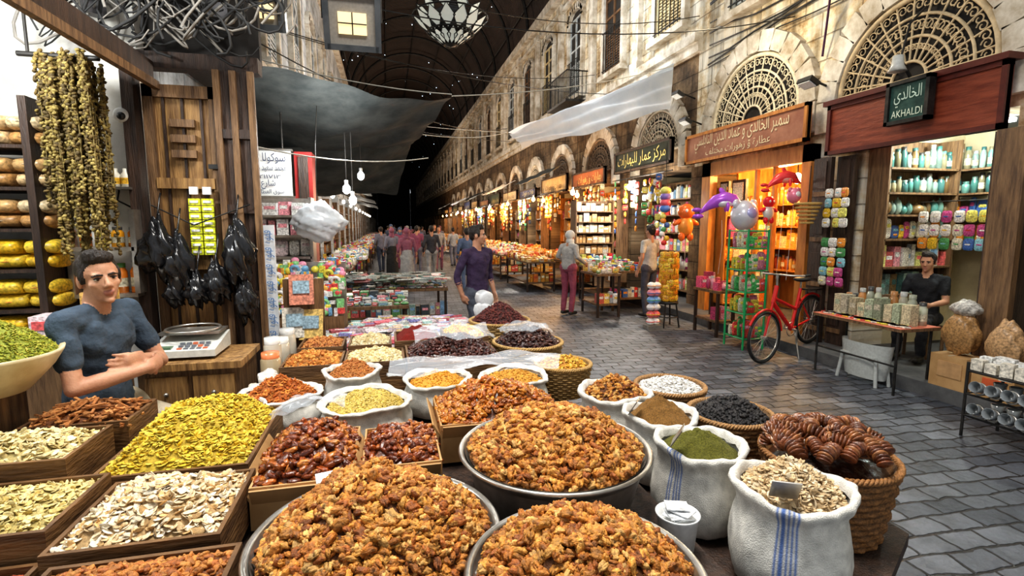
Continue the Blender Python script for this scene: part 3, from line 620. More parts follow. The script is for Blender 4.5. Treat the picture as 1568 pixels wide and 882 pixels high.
crate('almond_crate',-.90,-.45,1.14,1.53,.66,.80,'almond',.016,1000,AL,(.2,.07,.02),.08,11,nutm)
crate('cashew_crate',-.95,-.52,1.60,2.0,.66,.81,'flat',.019,1100,CR,(.45,.30,.14),.10,12)
crate('yellow_raisin_crate',-1.05,-.55,2.05,2.68,.66,.82,'flat',.014,2800,YL,(.5,.35,.03),.19,13)
crate('pistachio_crate',-1.60,-1.14,2.06,2.36,.70,.90,'flat',.019,800,((.80,.66,.34),(.74,.58,.26),(.86,.76,.46)),(.45,.36,.14),.07,14)
crate('melon_seed_crate',-1.50,-1.00,1.68,2.02,.66,.84,'flat',.015,1300,((.74,.60,.25),(.68,.52,.18),(.82,.70,.36)),(.42,.34,.12),.06,15)
crate('cinnamon_crate',-1.47,-1.10,2.42,2.68,.72,.90,'stick',.04,190,((.42,.17,.05),(.55,.25,.08),(.32,.12,.03)),(.14,.05,.015),.07,16,drym,tilt=.3)
crate('rosebud_crate',-1.30,-1.00,1.30,1.63,.63,.76,'chunk',.010,900,((.35,.08,.03),(.45,.13,.05),(.28,.05,.02)),(.16,.04,.015),.04,17)
DT=((.28,.06,.010),(.40,.11,.018),(.20,.04,.008),(.52,.18,.03),(.13,.025,.006))
crate('date_box',-.49,-.15,1.88,2.36,.64,.80,'date',.027,420,DT,(.12,.03,.006),.14,21,datem,card)
crate('date_box',-.11,.18,1.94,2.32,.64,.80,'date',.024,330,DT,(.12,.03,.006),.09,22,datem,card)
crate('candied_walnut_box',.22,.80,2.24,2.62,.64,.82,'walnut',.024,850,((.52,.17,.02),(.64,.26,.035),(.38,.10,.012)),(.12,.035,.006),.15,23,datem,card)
mb=MB('plastic_wrap'); mb.sheet((-.02,2.50,.99),(.85,2.46,1.0),(.95,2.72,.99),(.0,2.8,.98),filmv,-.03,30,.014,(.85,.92,1),1); mb.build()
mb=MB('plastic_wrap'); mb.sheet((-.50,2.24,.92),(-.2,2.24,.96),(-.2,2.44,.93),(-.53,2.44,.88),filmv,-.04,24,.014,(.85,.92,1),2); mb.build()
def sack(name,cx,cy,R,z0,zr,kind,cols,base,h,seed,m=None,size=.012,n=500,stripe=None,peak=1.0,tilt=.8):
    mb=MB(name); H=zr-z0; rr=np.random.default_rng(seed); p=rr.uniform(0,6,8)
    prof=[(0,0),(R*.7,0),(R*.9,.02),(R*1.0,H*.12),(R*1.06,H*.25),(R*1.08,H*.4),(R*1.05,H*.55),(R*1.0,H*.68),(R*.94,H*.8),(R*.96,H*.88),(R*1.04,H*.94),(R*1.08,H*.985),(R*1.06,H*1.02),(R*.99,H*1.03),(R*.93,H*1.0),(R*.89,H*.93)]
    def fn(th,i,r_,z):
        if i==0: return r_,z
        f=np.sin(4*th+p[0]+i*.35)+.7*np.sin(7*th+p[1]-i*.4)+.4*np.sin(15*th+p[2]+i*.9)+.3*np.abs(np.sin(11*th+p[5]-i*.5))*(i>5)+.3*np.sin(27*th+p[6]+i*1.3)
        g=.010*(np.sin(2*th+p[3])+.5*np.sin(5*th+p[4])+.25*np.sin(13*th+p[7]))*(i>8)
        return r_+R*.02*f,z+g
    def cf(th,i):
        c=np.tile(np.array([.76,.74,.68]),(len(th),1))*(1 if i>2 else .85)
        if stripe is not None:
            d=(th-stripe+pi)%(2*pi)-pi
            for off in(-.16,-.08,0,.08,.16): c[np.abs(d-off)<.022]=(.13,.22,.5)
        return c
    mb.lathe(prof,(cx,cy,z0),clothv,n=180,fn=fn,colfn=cf)
    heap(mb,(cx,cy,zr-.035),R*.9,R*.9,h,kind,size=size,n=n,cols=cols,base=base,m=m or powm,seed=seed,peak=peak,tilt=tilt)
    return mb
GR=((.16,.17,.04),(.22,.22,.06))
def flag(mb,x,y,z,a):
    Rm=rz(a)@np.array([[1,0,0],[0,.87,-.5],[0,.5,.87]]); mb.box((x,y,z),(.085,.004,.08),tin,R=Rm)
mb=sack('white_sack_of_seeds',1.32,1.38,.18,BZ,.84,'flat',((.70,.52,.30),(.80,.66,.45),(.56,.40,.22)),(.38,.27,.15),.11,31,drym,.015,1000,stripe=-2.35,peak=.9); flag(mb,1.20,1.28,.89,-.5); mb.build()
mb=sack('white_sack_of_green_spice',1.23,1.78,.17,BZ,.83,None,GR,(.16,.155,.022),.085,32,powm,stripe=-2.7,peak=.7); flag(mb,1.09,1.72,.90,.9); mb.build()
mb=sack('white_sack_of_cumin',1.27,2.17,.17,BZ,.81,None,GR,(.30,.155,.04),.12,33,powm,peak=.6); flag(mb,1.12,2.14,.87,.9); mb.build()
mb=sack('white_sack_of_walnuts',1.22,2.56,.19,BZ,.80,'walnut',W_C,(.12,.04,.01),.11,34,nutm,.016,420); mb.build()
sack('white_sack_of_spice',.72,2.93,.20,.62,.82,'chunk',((.75,.4,.06),(.62,.3,.04)),(.6,.30,.04),.05,35,drym,.008,600).build()
sack('white_sack_of_spice',.27,2.95,.19,.62,.83,'chunk',((.80,.38,.04),(.7,.32,.03)),(.65,.32,.04),.06,36,drym,.007,600).build()
sack('white_sack_of_grain',-.13,2.68,.22,.62,.82,'chunk',((.70,.52,.14),(.62,.45,.09),(.8,.62,.22)),(.55,.42,.10),.09,37,drym,.006,1500,peak=.7).build()
sack('white_sack_of_orange_peel',-.60,2.98,.21,.62,.80,'flat',((.60,.18,.03),(.50,.13,.02),(.7,.27,.05)),(.35,.10,.015),.11,38,drym,.013,900).build()
sack('white_sack_of_coriander',-.22,3.12,.16,.62,.86,'chunk',((.58,.24,.06),(.46,.16,.04)),(.4,.16,.04),.09,39,drym,.007,900).build()
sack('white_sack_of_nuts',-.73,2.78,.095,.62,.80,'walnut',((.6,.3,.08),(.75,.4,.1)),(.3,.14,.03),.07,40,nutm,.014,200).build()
def basket(name,cx,cy,R,z0,zr,Rb=None,col=(.36,.20,.08),rows=14,nw=36):
    mb=MB(name); Rb=Rb or R*.8; H=zr-z0; prof=[(0,0),(Rb*.95,0)]+[(Rb+(R-Rb)*t**.8,H*t) for t in np.linspace(0,1,rows*3)]+[(R*.93,H),(R*.85,H*.7),(0,H*.6)]
    k=len(prof)
    def fn(th,i,r_,z):
        if 2<=i<k-3:
            row=(i-2)//3; ins=[0,1,.9][(i-2)%3]; r_=r_+.006*ins+.006*np.sin(nw/2*th+pi*row)*ins
        return r_,z
    rr=np.random.default_rng(5)
    def cf(th,i): return np.array(col)*(.45 if (i-2)%3==0 else 1.1)*rr.uniform(.8,1.1,(len(th),1))
    mb.lathe(prof,(cx,cy,z0),weav,n=nw*5,fn=fn,colfn=cf)
    for q in range(3):
        t=np.linspace(0,2*pi,200,endpoint=False)
        mb.tube([(cx+(R+.008*math.cos(a*28+q*2.1))*math.cos(a),cy+(R+.008*math.cos(a*28+q*2.1))*math.sin(a),zr+.008*math.sin(a*28+q*2.1)) for a in t],.007,weav,np.array(col)*1.15,6,close=True)
    return mb
mb=basket('wicker_basket_of_dried_figs',1.73,1.64,.245,BZ,.79,.195,(.30,.14,.045),rows=12)
heap(mb,(1.73,1.64,.74),.225,.225,.07,None,base=(.05,.015,.006),m=datem,seed=50)
r=np.random.default_rng(8); fv,ff=ico(3)
def coil(cx_,cy_,cz,ang,rad,n_,a0,span):
    P=[];Rs=[]
    for i in range(n_):
        t=a0+span*i/n_; lx,lz=rad*math.cos(t),rad*.6*math.sin(t); ca,sa=math.cos(ang),math.sin(ang)
        P.append([cx_+lx*ca,cy_+lx*sa,cz+lz]); tx=np.array([-math.sin(t)*ca,-math.sin(t)*sa,.6*math.cos(t)])
        a_,b_,d_=frame(tx); Rs.append(np.stack([a_,b_,d_],1))
    cc=np.array(((.16,.05,.018),(.24,.085,.03),(.10,.03,.012),(.34,.14,.05),(.20,.06,.02)))[r.integers(0,5,n_)]
    mb.scatter(fv,ff,np.array(P),np.array(Rs),np.tile([.028,.028,.0085],(n_,1))*r.uniform(.85,1.15,(n_,1)),datem,cc)
for k in range(26):
    a=k*2.4; rr_=.03+.175*math.sqrt(k/26); hh=.80+.065*(1-(rr_/.22)**2)
    coil(1.73+rr_*math.cos(a),1.64+rr_*math.sin(a)*.9,hh+.005*(k%3),r.uniform(0,pi),r.uniform(.055,.08),int(r.integers(12,16)),r.uniform(-.1,.4),r.uniform(2.2,3.0))
for k in range(5): coil(1.73-.22+.01*k,1.64+.02*k-.04,.83+.01*k,1.4+.2*k,.06,11,.2,2.4)
mb.build()
mb=basket('wicker_basket_of_black_raisins',1.66,2.16,.20,BZ,.78); heap(mb,(1.66,2.16,.75),.19,.19,.10,'chunk',size=.011,n=1200,cols=((.02,.018,.02),(.04,.036,.036)),base=(.01,.01,.01),m=nutm,seed=51); mb.build()
mb=basket('wicker_basket_of_white_candy',1.62,2.66,.20,BZ,.77); heap(mb,(1.62,2.66,.75),.185,.185,.05,'almond',size=.014,n=600,cols=((.74,.72,.68),(.82,.81,.78)),base=(.4,.38,.35),m=drym,seed=52); mb.build()
mb=basket('wicker_basket_of_apricot',1.10,3.10,.18,.62,.82,col=(.45,.28,.10)); heap(mb,(1.10,3.10,.8),.165,.165,.06,'flat',size=.014,n=500,cols=((.78,.42,.04),(.85,.55,.10)),base=(.45,.2,.03),m=drym,seed=53); mb.build()
mb=basket('wicker_basket_of_prunes',1.02,3.68,.26,.62,.84,col=(.5,.32,.12)); heap(mb,(1.02,3.68,.82),.245,.245,.12,'date',size=.022,n=420,cols=((.05,.018,.015),(.09,.03,.02)),base=(.03,.01,.01),m=datem,seed=54)
mb.sheet((.82,3.56,.93),(1.2,3.56,.93),(1.22,3.86,.93),(.82,3.86,.93),filmv,-.05,24,.012,(.85,.92,1),3); mb.build()
mb=basket('wicker_basket_of_dried_hibiscus',.98,4.5,.27,.62,.86,col=(.5,.32,.12)); heap(mb,(.98,4.5,.84),.25,.25,.16,'chunk',size=.014,n=900,cols=((.10,.02,.02),(.17,.04,.03)),base=(.05,.012,.01),m=drym,seed=55); mb.build()
crate('prune_crate',.12,.70,3.22,3.68,.64,.86,'date',.022,800,((.07,.018,.014),(.11,.03,.02),(.05,.012,.01)),(.03,.008,.006),.13,56,datem)
mb=MB('plastic_wrap'); mb.sheet((.16,3.30,.97),(.7,3.30,.96),(.68,3.6,1.0),(.16,3.6,1.0),filmv,-.05,26,.014,(.85,.92,1),4); mb.build()
crate('sumac_crate',.05,.36,3.76,4.10,.64,.88,None,.01,1,GR,(.24,.015,.008),.10,57,powm)
crate('apricot_crate',.42,.72,3.78,4.16,.64,.88,'chunk',.014,400,((.88,.45,.03),(.92,.6,.08)),(.5,.25,.02),.08,58)
crate('nougat_crate',-.28,.08,3.36,3.70,.64,.84,'cube',.018,900,((.78,.64,.32),(.84,.72,.46)),(.5,.4,.2),.06,59)
crate('turkish_delight_crate',-.66,-.32,3.36,3.70,.64,.84,'cube',.018,500,((.65,.28,.06),(.78,.4,.10),(.55,.2,.04)),(.3,.14,.04),.07,60)
crate('rose_tea_crate',-.62,-.34,3.78,4.1,.64,.86,'chunk',.012,500,((.5,.18,.05),(.62,.28,.08)),(.25,.08,.02),.06,61)
crate('coconut_crate',-.28,.0,3.78,4.1,.64,.86,'cube',.016,500,((.76,.62,.34),(.84,.74,.5)),(.5,.4,.2),.06,62)
v4,f4=ico(4)
# small white tub of spare bags between the trays and sacks
mb=MB('white_plastic_tub'); mb.lathe([(0,0),(.055,0),(.068,.13),(.074,.14),(.070,.142),(.062,.12),(0,.10)],(.925,1.44,.62),plast,(.70,.71,.70),n=32)
for k in range(5): mb.box((.925+.012*math.cos(k*1.9),1.44+.012*math.sin(k*1.9),.745+.008*k),(.075,.06,.004),gloss,(.72,.74,.76),rot=k*.7)
mb.build()
mb=MB('vendor_counter'); mb.b2(-1.42,-.88,3.30,3.70,0,.88,wood); mb.b2(-1.46,-.86,3.26,3.73,.88,.92,woodl)
for x in(-1.38,-1.13): mb.b2(x,x+.22,3.28,3.30,.62,.84,woodl); mb.blob((x+.11,3.27,.74),(.015,.015,.015),tin,l=1)
mb.build()
mb=MB('digital_scale'); c=V3(-1.20,3.50,.92)
for dx in(-.14,.14):
    for dy in(-.1,.1): mb.cyl(c+V3(dx,dy,0),c+V3(dx,dy,.02),.015,iron)
v=UB[0]*np.array([.36,.32,.10]); v[(UB[0][:,1]<0)&(UB[0][:,2]>0),2]-=.06
mb.add(v+c+V3(0,0,.07),UB[1],plast,(.66,.67,.63)); mb.b2(c[0]-.17,c[0]+.17,c[1]-.03,c[1]+.16,c[2]+.13,c[2]+.145,tin)
for i in range(5):
    for j in range(3): mb.box(c+V3(-.02+i*.035,-.13+j*.03,.066+j*.010),(.024,.018,.012),plast,(.2,.22,.25) if (i+j)%4 else (.7,.2,.1))
mb.box(c+V3(-.11,-.11,.072),(.09,.05,.012),plast,(.12,.2,.12)); mb.ring(c+V3(0,.06,.155),.15,.008,tin); mb.build()
mb=MB('plastic_food_jar'); r=np.random.default_rng(12)
for (x,y,h,rr,z) in((-.74,3.45,.30,.06,.62),(-.76,3.62,.36,.055,.62),(-.74,3.80,.32,.055,.62),(-.74,4.02,.34,.06,.62)):
    mb.lathe([(0,0),(rr,0),(rr*1.05,h*.5),(rr,h*.85),(rr*.8,h*.9)],(x,y,z),glassv,((.6,.55,.45),(.5,.4,.25),(.65,.6,.55))[r.integers(3)],n=18); mb.lathe([(rr*.9,h*.88),(rr*.9,h),(0,h)],(x,y,z),plast,(.75,.75,.72) if r.random()<.5 else (.8,.25,.1),n=18)
mb.build()
mb=MB('plastic_bag_bundle'); r=np.random.default_rng(3)
for (c_,s_,col) in (((-.76,3.18,.72),.085,(.66,.60,.50)),((-.72,3.27,.80),.06,(.72,.70,.66)),((-.72,3.34,.70),.06,(.80,.58,.10))):
    p=r.uniform(0,6,3); d=1+.08*np.sin(5*v4[:,0]+p[0]+4*v4[:,2])+.06*np.sin(7*v4[:,1]+p[1]+5*v4[:,2])+.03*np.sin(19*v4[:,0]+p[2]); mb.add(v4*d[:,None]*s_*np.array([1,1,.9])+np.array(c_),f4,plast,col,True)
mb.build()
mb=MB('enamel_basin_of_green_herbs'); bx,by,bz=-1.66,2.52,1.19
mb.lathe([(0,-.15),(.15,-.15),(.235,-.06),(.27,0),(.285,.005),(.28,-.012),(.245,-.07),(.16,-.165),(0,-.165)],(bx,by,bz),M('enamel',(.55,.45,.26),(.74,.66,.46),rough=.35),n=48)
heap(mb,(bx,by,bz-.01),.26,.26,.16,'leaf',size=.012,n=2600,cols=((.40,.42,.03),(.50,.47,.05),(.28,.33,.03),(.58,.52,.08)),base=(.25,.28,.03),m=drym,seed=70)
mb.build()
mb=MB('basin_pedestal'); mb.b2(bx-.08,bx+.08,by-.08,by+.14,.625,bz-.17,wood); mb.build()
mb=MB('hanging_dried_okra_strings'); r=np.random.default_rng(21); tv,tf=ico(1); P=[]
for k in range(85):
    x=-1.71+.065*r.normal(); x=min(max(x,-1.85),-1.59); y=3.42+.2*r.random(); top=2.58+.10*r.random(); L=.65+.45*r.random()
    mb.tube([(x,y,top),(x+.01,y,top-L/2),(x,y,top-L)],.004,matte,(.2,.15,.05),4)
    for z in np.arange(top,top-L,-.016): P.append((x+r.normal(0,.006),y+r.normal(0,.006),z))
P=np.array(P); cc=np.array(((.21,.15,.035),(.14,.09,.022),(.32,.24,.07),(.09,.06,.018)))[r.integers(0,4,len(P))]
rng=np.random.default_rng(2); mb.scatter(tv,tf,P,randrot(len(P)),np.tile([.012,.009,.017],(len(P),1)),drym,cc)
mb.tube([(-1.95,3.52,2.66),(-1.56,3.52,2.66)],.015,iron); mb.tube([(-1.9,3.52,2.66),(-1.9,3.52,3.4)],.008,iron); mb.build()
mb=MB('shelf_of_spice_bags'); r=np.random.default_rng(31)
for z in(.75,1.0,1.22,1.46,1.70,1.94,2.18):
    mb.b2(-3.2,-1.99,3.60,3.98,z-.02,z,woodd)
    for x in np.arange(-3.1,-2.02,.18):
        for k in range(2):
            yel=z<1.5; col=np.array([(.85,.52,.03),(.9,.62,.06)][r.integers(2)] if yel else [(.62,.38,.16),(.72,.50,.26),(.52,.28,.10),(.78,.60,.36)][r.integers(4)])*r.uniform(.8,1.05)
            T=rz(r.uniform(-.12,.12)); c_=V3(x+r.uniform(-.01,.01),3.74-.02*k,z+.045+k*.085)
            mb.add((_pv*V3(.085,.12,.046))@T.T+c_,_pf,gloss,col,True); mb.add((_qv*V3(.05,.125,.022))@T.T+c_,_qf,gloss,(.85,.75,.55) if not yel else (.75,.2,.05))
for x in(-3.2,-1.99): mb.b2(x-.02,x+.02,3.58,3.98,.1,2.45,woodd)
mb.build()
shelf_unit('wall_shelf_with_jars',(-1.94,3.78,0),(1,0,0),AY,.36,.18,[1.28,1.58],[(.9,.42,.03),(.85,.8,.06),(.8,.25,.03),(.15,.4,.1)],'jar',41,tin,back=False,top=1.82,fr=.75).build()
mb=MB('wall_shelf_with_bottles'); mb.b2(-1.80,-1.60,3.84,3.99,1.95,1.965,tin); mb.tube([(-1.72,3.98,1.95),(-1.70,3.9,1.88),(-1.66,3.98,1.84)],.006,iron)
for x in(-1.76,-1.70,-1.64): mb.lathe([(0,0),(.028,0),(.028,.08),(.015,.1),(.015,.12),(0,.12)],(x,3.9,1.965),plast,(.85,.82,.7),n=12); mb.lathe([(.029,.02),(.029,.06)],(x,3.9,1.965),gloss,(.85,.5,.05),n=12)
mb.build()
mb=MB('carton_stack')
for i,(x,z,c_) in enumerate([(-2.1,.95,(.85,.8,.8)),(-1.95,.95,(.85,.3,.35)),(-1.81,.95,(.88,.85,.8)),(-1.68,.95,(.8,.4,.1)),(-1.73,1.08,(.85,.55,.1)),(-1.92,1.08,(.9,.75,.78)),(-1.60,1.08,(.8,.35,.08)),(-1.66,1.21,(.82,.5,.15))]): mb.box((x,3.50,z+.06),(.13,.16,.125),gloss,c_); mb.box((x,3.48,z+.07),(.10,.13,.05),gloss,(.85,.15,.15) if i%2 else (.9,.8,.3))
mb.b2(-2.2,-1.56,3.40,3.58,.02,.94,wood); mb.build()
mb=MB('security_camera'); mb.cyl((-1.63,3.995,2.44),(-1.63,3.93,2.44),.05,plast,(.7,.7,.68)); mb.blob((-1.63,3.90,2.42),(.05,.05,.05),plast,(.7,.7,.68)); mb.blob((-1.62,3.86,2.41),(.025,.02,.025),plast,(.02,.02,.02)); mb.build()
mb=MB('door_1'); x0,x1=-1.53,-1.08; y=3.98
mb.b2(x0,x1,y,y+.05,.2,2.64,woodl)
for xx in np.linspace(x0,x1,5): mb.b2(xx-.008,xx+.008,y-.015,y,.2,2.64,woodd)
for xx in(x0+.03,x1-.03): mb.b2(xx-.03,xx+.03,y-.03,y,.2,2.64,wood)
for zz in(.3,2.60): mb.b2(x0,x1,y-.03,y,zz-.04,zz+.04,wood)
for zz in(.9,1.45,2.0): mb.b2(x0+.05,x1-.05,y-.04,y-.01,zz-.035,zz+.035,woodl)
for zz in(2.2,2.3,2.4): mb.b2(x0+.15,x1-.15,y-.04,y-.01,zz-.03,zz+.02,wood)
for zz in(1.3,2.1): mb.b2(x1-.08,x1,y-.05,y-.02,zz,zz+.03,iron)
mb.build()
mb=MB('door_2'); x0,x1=-1.07,-.86; mb.b2(x0,x1,y-.06,y+.04,.1,2.74,woodd)
for xx in(x0,x0+.1,x1): mb.b2(xx-.02,xx+.02,y-.09,y-.06,.1,2.74,wood)
for zz in(.6,1.2,1.8,2.3): mb.b2(x0,x1,y-.085,y-.06,zz,zz+.06,woodd)
mb.build()
mb=MB('door_head_and_dark_panel'); mb.b2(-1.55,-.82,y-.02,y+.1,2.75,2.85,woodd); mb.b2(-2.0,-.84,4.13,4.2,2.85,3.95,dark); mb.build()  # second box is a flat dark panel added to darken above the door
mb=MB('hanging_black_plastic_bag'); r=np.random.default_rng(6)
bagm=M('black_bag_plastic',(.006,.006,.007),(.018,.018,.02),rough=.22)
for (x,z,sx,sz) in((-1.45,1.58,.12,.19),(-1.34,1.48,.09,.19),(-1.12,1.35,.09,.15),(-.98,1.55,.10,.22),(-.95,1.22,.07,.15),(-1.24,1.30,.07,.12),(-1.38,1.28,.06,.10)):
    p=r.uniform(0,6,4); u=v4.copy(); d=1+.14*np.sin(8*u[:,0]+p[0]+3*u[:,2])+.12*np.sin(10*u[:,1]+p[1]+6*u[:,2])+.10*np.sin(15*u[:,2]+p[2]+9*u[:,0])+.05*np.sin(27*u[:,0]+p[3]+13*u[:,2]); u=u*d[:,None]
    t=np.clip((u[:,2]+.1),0,1); u[:,0]*=1-.6*t; u[:,1]*=1-.6*t
    mb.add(u*np.array([sx,.07,sz])+V3(x,3.81,z),f4,bagm,smooth=True); mb.tube([(x,3.81,z+sz*.9),(x+.01,3.85,z+sz+.12),(x,3.9,z+sz+.16)],.006,bagm,n=5)
mb.tube([(-1.5,3.88,1.85),(-1.25,3.86,1.72),(-.9,3.86,1.86)],.005,iron)
mb.build()
mb=MB('yellow_card_strip')
for x in(-1.25,-1.17):
    for k in range(8): mb.box((x,3.9,1.54+k*.048),(.07,.02,.042),gloss,(.75,.80,.04)); mb.box((x,3.887,1.54+k*.048),(.05,.005,.016),gloss,(.9,.9,.85))
    mb.box((x,3.9,1.95),(.05,.02,.05),plast,(.9,.9,.9))
mb.build()
mb=MB('white_shop_sign'); mb.b2(-1.43,-.97,5.98,6.02,2.03,2.50,white)
for a in((-1.45,-.95,2.50,2.52),(-1.45,-.95,2.01,2.03)): mb.b2(a[0],a[1],5.96,6.03,a[2],a[3],tin)
for t,s,z,mw in(('سوكولا لينا',.12,2.42,.36),('محمد سعيد جمعة',.09,2.32,.36),('٢٢١١٧١٣',.06,2.23,.25),('شارع',.09,2.15,.14),('سوق العطارين',.06,2.07,.3)): put_text(mb,t,s,(-1.20,5.965,z),(1,0,0),(0,0,1),matte,(.03,.04,.1),mw)
mb.cyl((-1.3,6.0,2.5),(-1.3,6.0,2.9),.01,iron); mb.cyl((-1.05,6.0,2.5),(-1.05,6.0,2.9),.01,iron); mb.build()
mb=MB('red_display_cabinet'); rd=M('red_paint',(.22,.015,.015),(.32,.03,.025),rough=.4); mb.b2(-.94,-.76,6.0,6.3,1.2,2.5,rd); mb.b2(-.90,-.80,5.985,6.0,1.25,2.45,woodd); mb.b2(-.92,-.78,6.05,6.25,0,1.2,rd); mb.build()
shelf_unit('packet_rack',(-1.5,5.60,0),(1,0,0),AY,.75,.25,[.9,1.15,1.4,1.62,1.82],[[(.9,.9,.88),(.9,.75,.78),(.88,.88,.85),(.85,.35,.4)]],['box','box','pouch'],43,tin,top=2.0).build()
mb=MB('blue_white_banner'); mb.b2(-1.0,-.84,4.28,4.30,.75,1.72,matte,(.8,.85,.9)); mb.b2(-.995,-.93,4.27,4.28,.77,1.70,matte,(.08,.2,.5))
for k in range(7): put_text(mb,'قهوة',.09,(-.885,4.268,.85+k*.13),(0,0,1),(-1,0,0),matte,(.1,.25,.55),.1)
mb.b2(-.98,-.86,4.3,4.34,0,.8,woodd); mb.build()
mb=MB('magazine_poster')
for (x,z,c_,an) in((-.72,.86,(.8,.75,.65),.15),(-.60,.84,(.85,.6,.2),-.1),(-.66,1.12,(.75,.3,.2),.1)): Rq=rz(an)@np.array(Matrix.Rotation(-.25,3,'X')); mb.box((x,4.25,z+.1),(.18,.01,.24),gloss,c_,R=Rq); mb.box((x,4.242,z+.12),(.12,.01,.10),gloss,(.35,.5,.6),R=Rq)
mb.b2(-.80,-.50,4.28,4.31,.62,1.3,wood); mb.build()
mb=MB('colourful_toy_display'); r=np.random.default_rng(19)
mb.b2(-1.10,-.42,5.1,5.55,0,.85,wood)
for k in range(180):
    x=-1.08+.64*r.random(); z=.88+.50*r.random()**1.2; yv=5.12+.5*(z-.85); c_=[(.85,.75,.1),(.8,.1,.1),(.85,.85,.83),(.85,.35,.5),(.2,.45,.7),(.9,.5,.1),(.25,.6,.25),(.85,.85,.85)][r.integers(8)]
    q=r.random()
    if q<.35: mb.blob((x,yv,z),(.04,.035,.035),plast,c_,l=2)
    elif q<.45:
        mb.ring((x,yv-.03,z),.035,.016,plast,c_,axis=(0,1,.3),n=16); mb.blob((x,yv,z),(.02,.02,.02),plast,PAL[r.integers(len(PAL))],l=2)
    else: mb.box((x,yv,z),(.03+.05*r.random(),.05,.03+.06*r.random()),gloss,c_,rot=r.uniform(-.5,.5))
mb.b2(-1.10,-.42,5.5,5.55,.85,1.35,tin)
mb.build()
mb=MB('hanging_white_plastic_bag'); r=np.random.default_rng(6); p=r.uniform(0,6,4); u=v4.copy(); d=1+.08*np.sin(5*u[:,0]+p[0]+3*u[:,2])+.08*np.sin(7*u[:,1]+p[1]+6*u[:,2])+.06*np.sin(17*u[:,2]+9*u[:,0])+.04*np.sin(29*u[:,0]+11*u[:,1]); u=u*d[:,None]; t=np.clip(u[:,2],0,1); u[:,0]*=1-.45*t
mb.add(u*V3(.25,.14,.19)+V3(-.66,5.42,1.76),f4,M('white_bag_plastic',(.60,.66,.72),(.76,.80,.84),rough=.3),smooth=True); mb.tube([(-.66,5.42,1.9),(-.66,5.5,2.5),(-.64,5.6,2.9)],.004,iron); mb.build()
def bulb(name,x,y,z,top,col=(1,1,1),s=.05):
    mb=MB(name); mb.tube([(x,y,z+s),(x,y,top)],.006,iron,n=5); mb.cyl((x,y,z+s*.8),(x,y,z+s*1.8),s*.4,plast,(.8,.8,.8)); mb.blob((x,y,z),(s*.8,s*.8,s),glow,col,l=2); return mb.build()
for (x,y,z) in((-.42,6.1,2.12),(-.36,6.15,2.0),(-.30,7.0,2.35)): bulb('hanging_light_bulb',x,y,z,2.75,(.95,1,1),.055)
for i,(a,b_) in enumerate(openR[3:16]):
    bulb('hanging_light_bulb',5.2,(a+b_)/2,2.55,2.95,(1,.55,.2) if i in WARM else (1,.95,.85),.075)
    if i<7: bulb('hanging_light_bulb',4.1,(a+b_)/2+.6,2.45,2.9,(1,.6,.25) if i in WARM else (1,.97,.9),.065)
for i in range(1,12): bulb('hanging_light_bulb',-1.2,6.4+3.2*i,2.4,2.6,(1,.9,.7),.06)
mb=MB('grey_tarpaulin_awning'); mb.sheet((-1.35,5.1,3.22),(.80,6.3,3.20),(.42,8.1,2.95),(-1.9,8.3,2.7),tarp,.20,26,.03,seed=5)
mb.sheet((-1.9,6.8,2.62),(.42,8.1,2.98),(.2,9.6,2.3),(-1.9,9.4,2.25),tarp,.1,26,.03,seed=6); mb.build()
mb=MB('white_tarpaulin_awning'); mb.sheet((4.95,8.4,4.48),(5.78,10.2,4.78),(5.6,15.5,4.7),(3.35,14.2,4.25),tarpw,.12,26,.03,seed=7)
mb.sheet((4.95,8.4,4.48),(3.35,14.2,4.25),(3.7,14.0,3.85),(5.2,8.9,3.86),tarpw,.03,24,.04,seed=8); mb.build()
mb=MB('awning_rope')
for a,b_ in(((.80,6.3,3.24),(4.9,8.3,4.45)),((-1.9,6,3.6),(.80,6.3,3.26)),((3.3,14.1,4.25),(-1.95,13,4.4)),((.42,8.1,3.1),(3.3,14.1,4.25)),((-1.3,5.0,2.45),(.5,6.2,2.5))):
    a,b_=np.array(a),np.array(b_); mb.tube([a+(b_-a)*t+V3(0,0,-.10*4*t*(1-t)) for t in np.linspace(0,1,10)],.007,matte,(.5,.48,.42),4)
mb.build()
mb=MB('overhead_street_cable'); r=np.random.default_rng(31)
for a,b_ in(((-1.95,7,5.2),(5.8,9,5.6)),((-1.95,8.2,4.6),(5.8,12,4.9)),((-1.95,6.2,4.4),(5.8,6.6,4.7)),((-1.95,11,5.4),(5.8,14,5.9)),((-1.95,5.6,3.9),(3.3,14.1,4.35)),((-.9,5.0,4.4),(1.0,8,5.2)),((-1.95,9,3.7),(5.8,16,4.4))):
    a,b_=np.array(a),np.array(b_); s_=.25+.3*r.random(); mb.tube([a+(b_-a)*t+V3(0,0,-s_*4*t*(1-t)) for t in np.linspace(0,1,18)],.008,iron,n=5)
mb.build()
mb=MB('wall_cable'); r=np.random.default_rng(77)
for k in range(9):
    z=4.6+.13*k+ (.3 if k>5 else 0); y=1.5; pts=[]
    while y<9: pts.append((5.85-.03*r.random(),y,z+.10*math.sin(y*1.1+k)+r.uniform(-.03,.03))); y+=.6
    mb.tube(pts,.010+.007*r.random(),iron,n=5)
mb.tube([(5.84,6.1,4.0),(5.78,6.0,4.4),(5.2,5.3,5.5),(4.6,4.6,6.6)],.015,M('purple_cable',(.06,.01,.05),rough=.5)); mb.build()
for k,(y,z) in enumerate(((5.95,3.55),(8.85,3.6),(9.15,4.15))):
    mb=MB('wall_spotlight'); mb.cyl((5.88,y,z),(5.6,y,z+.08),.015,iron); Ry=np.array(Matrix.Rotation(.5,3,'Y')); mb.box((5.5,y,z+.05),(.16,.24,.06),metalv,(.08,.08,.08),R=Ry); mb.box((5.48,y,z+.015),(.12,.2,.01),plast,(.8,.85,.85),R=Ry); mb.build()
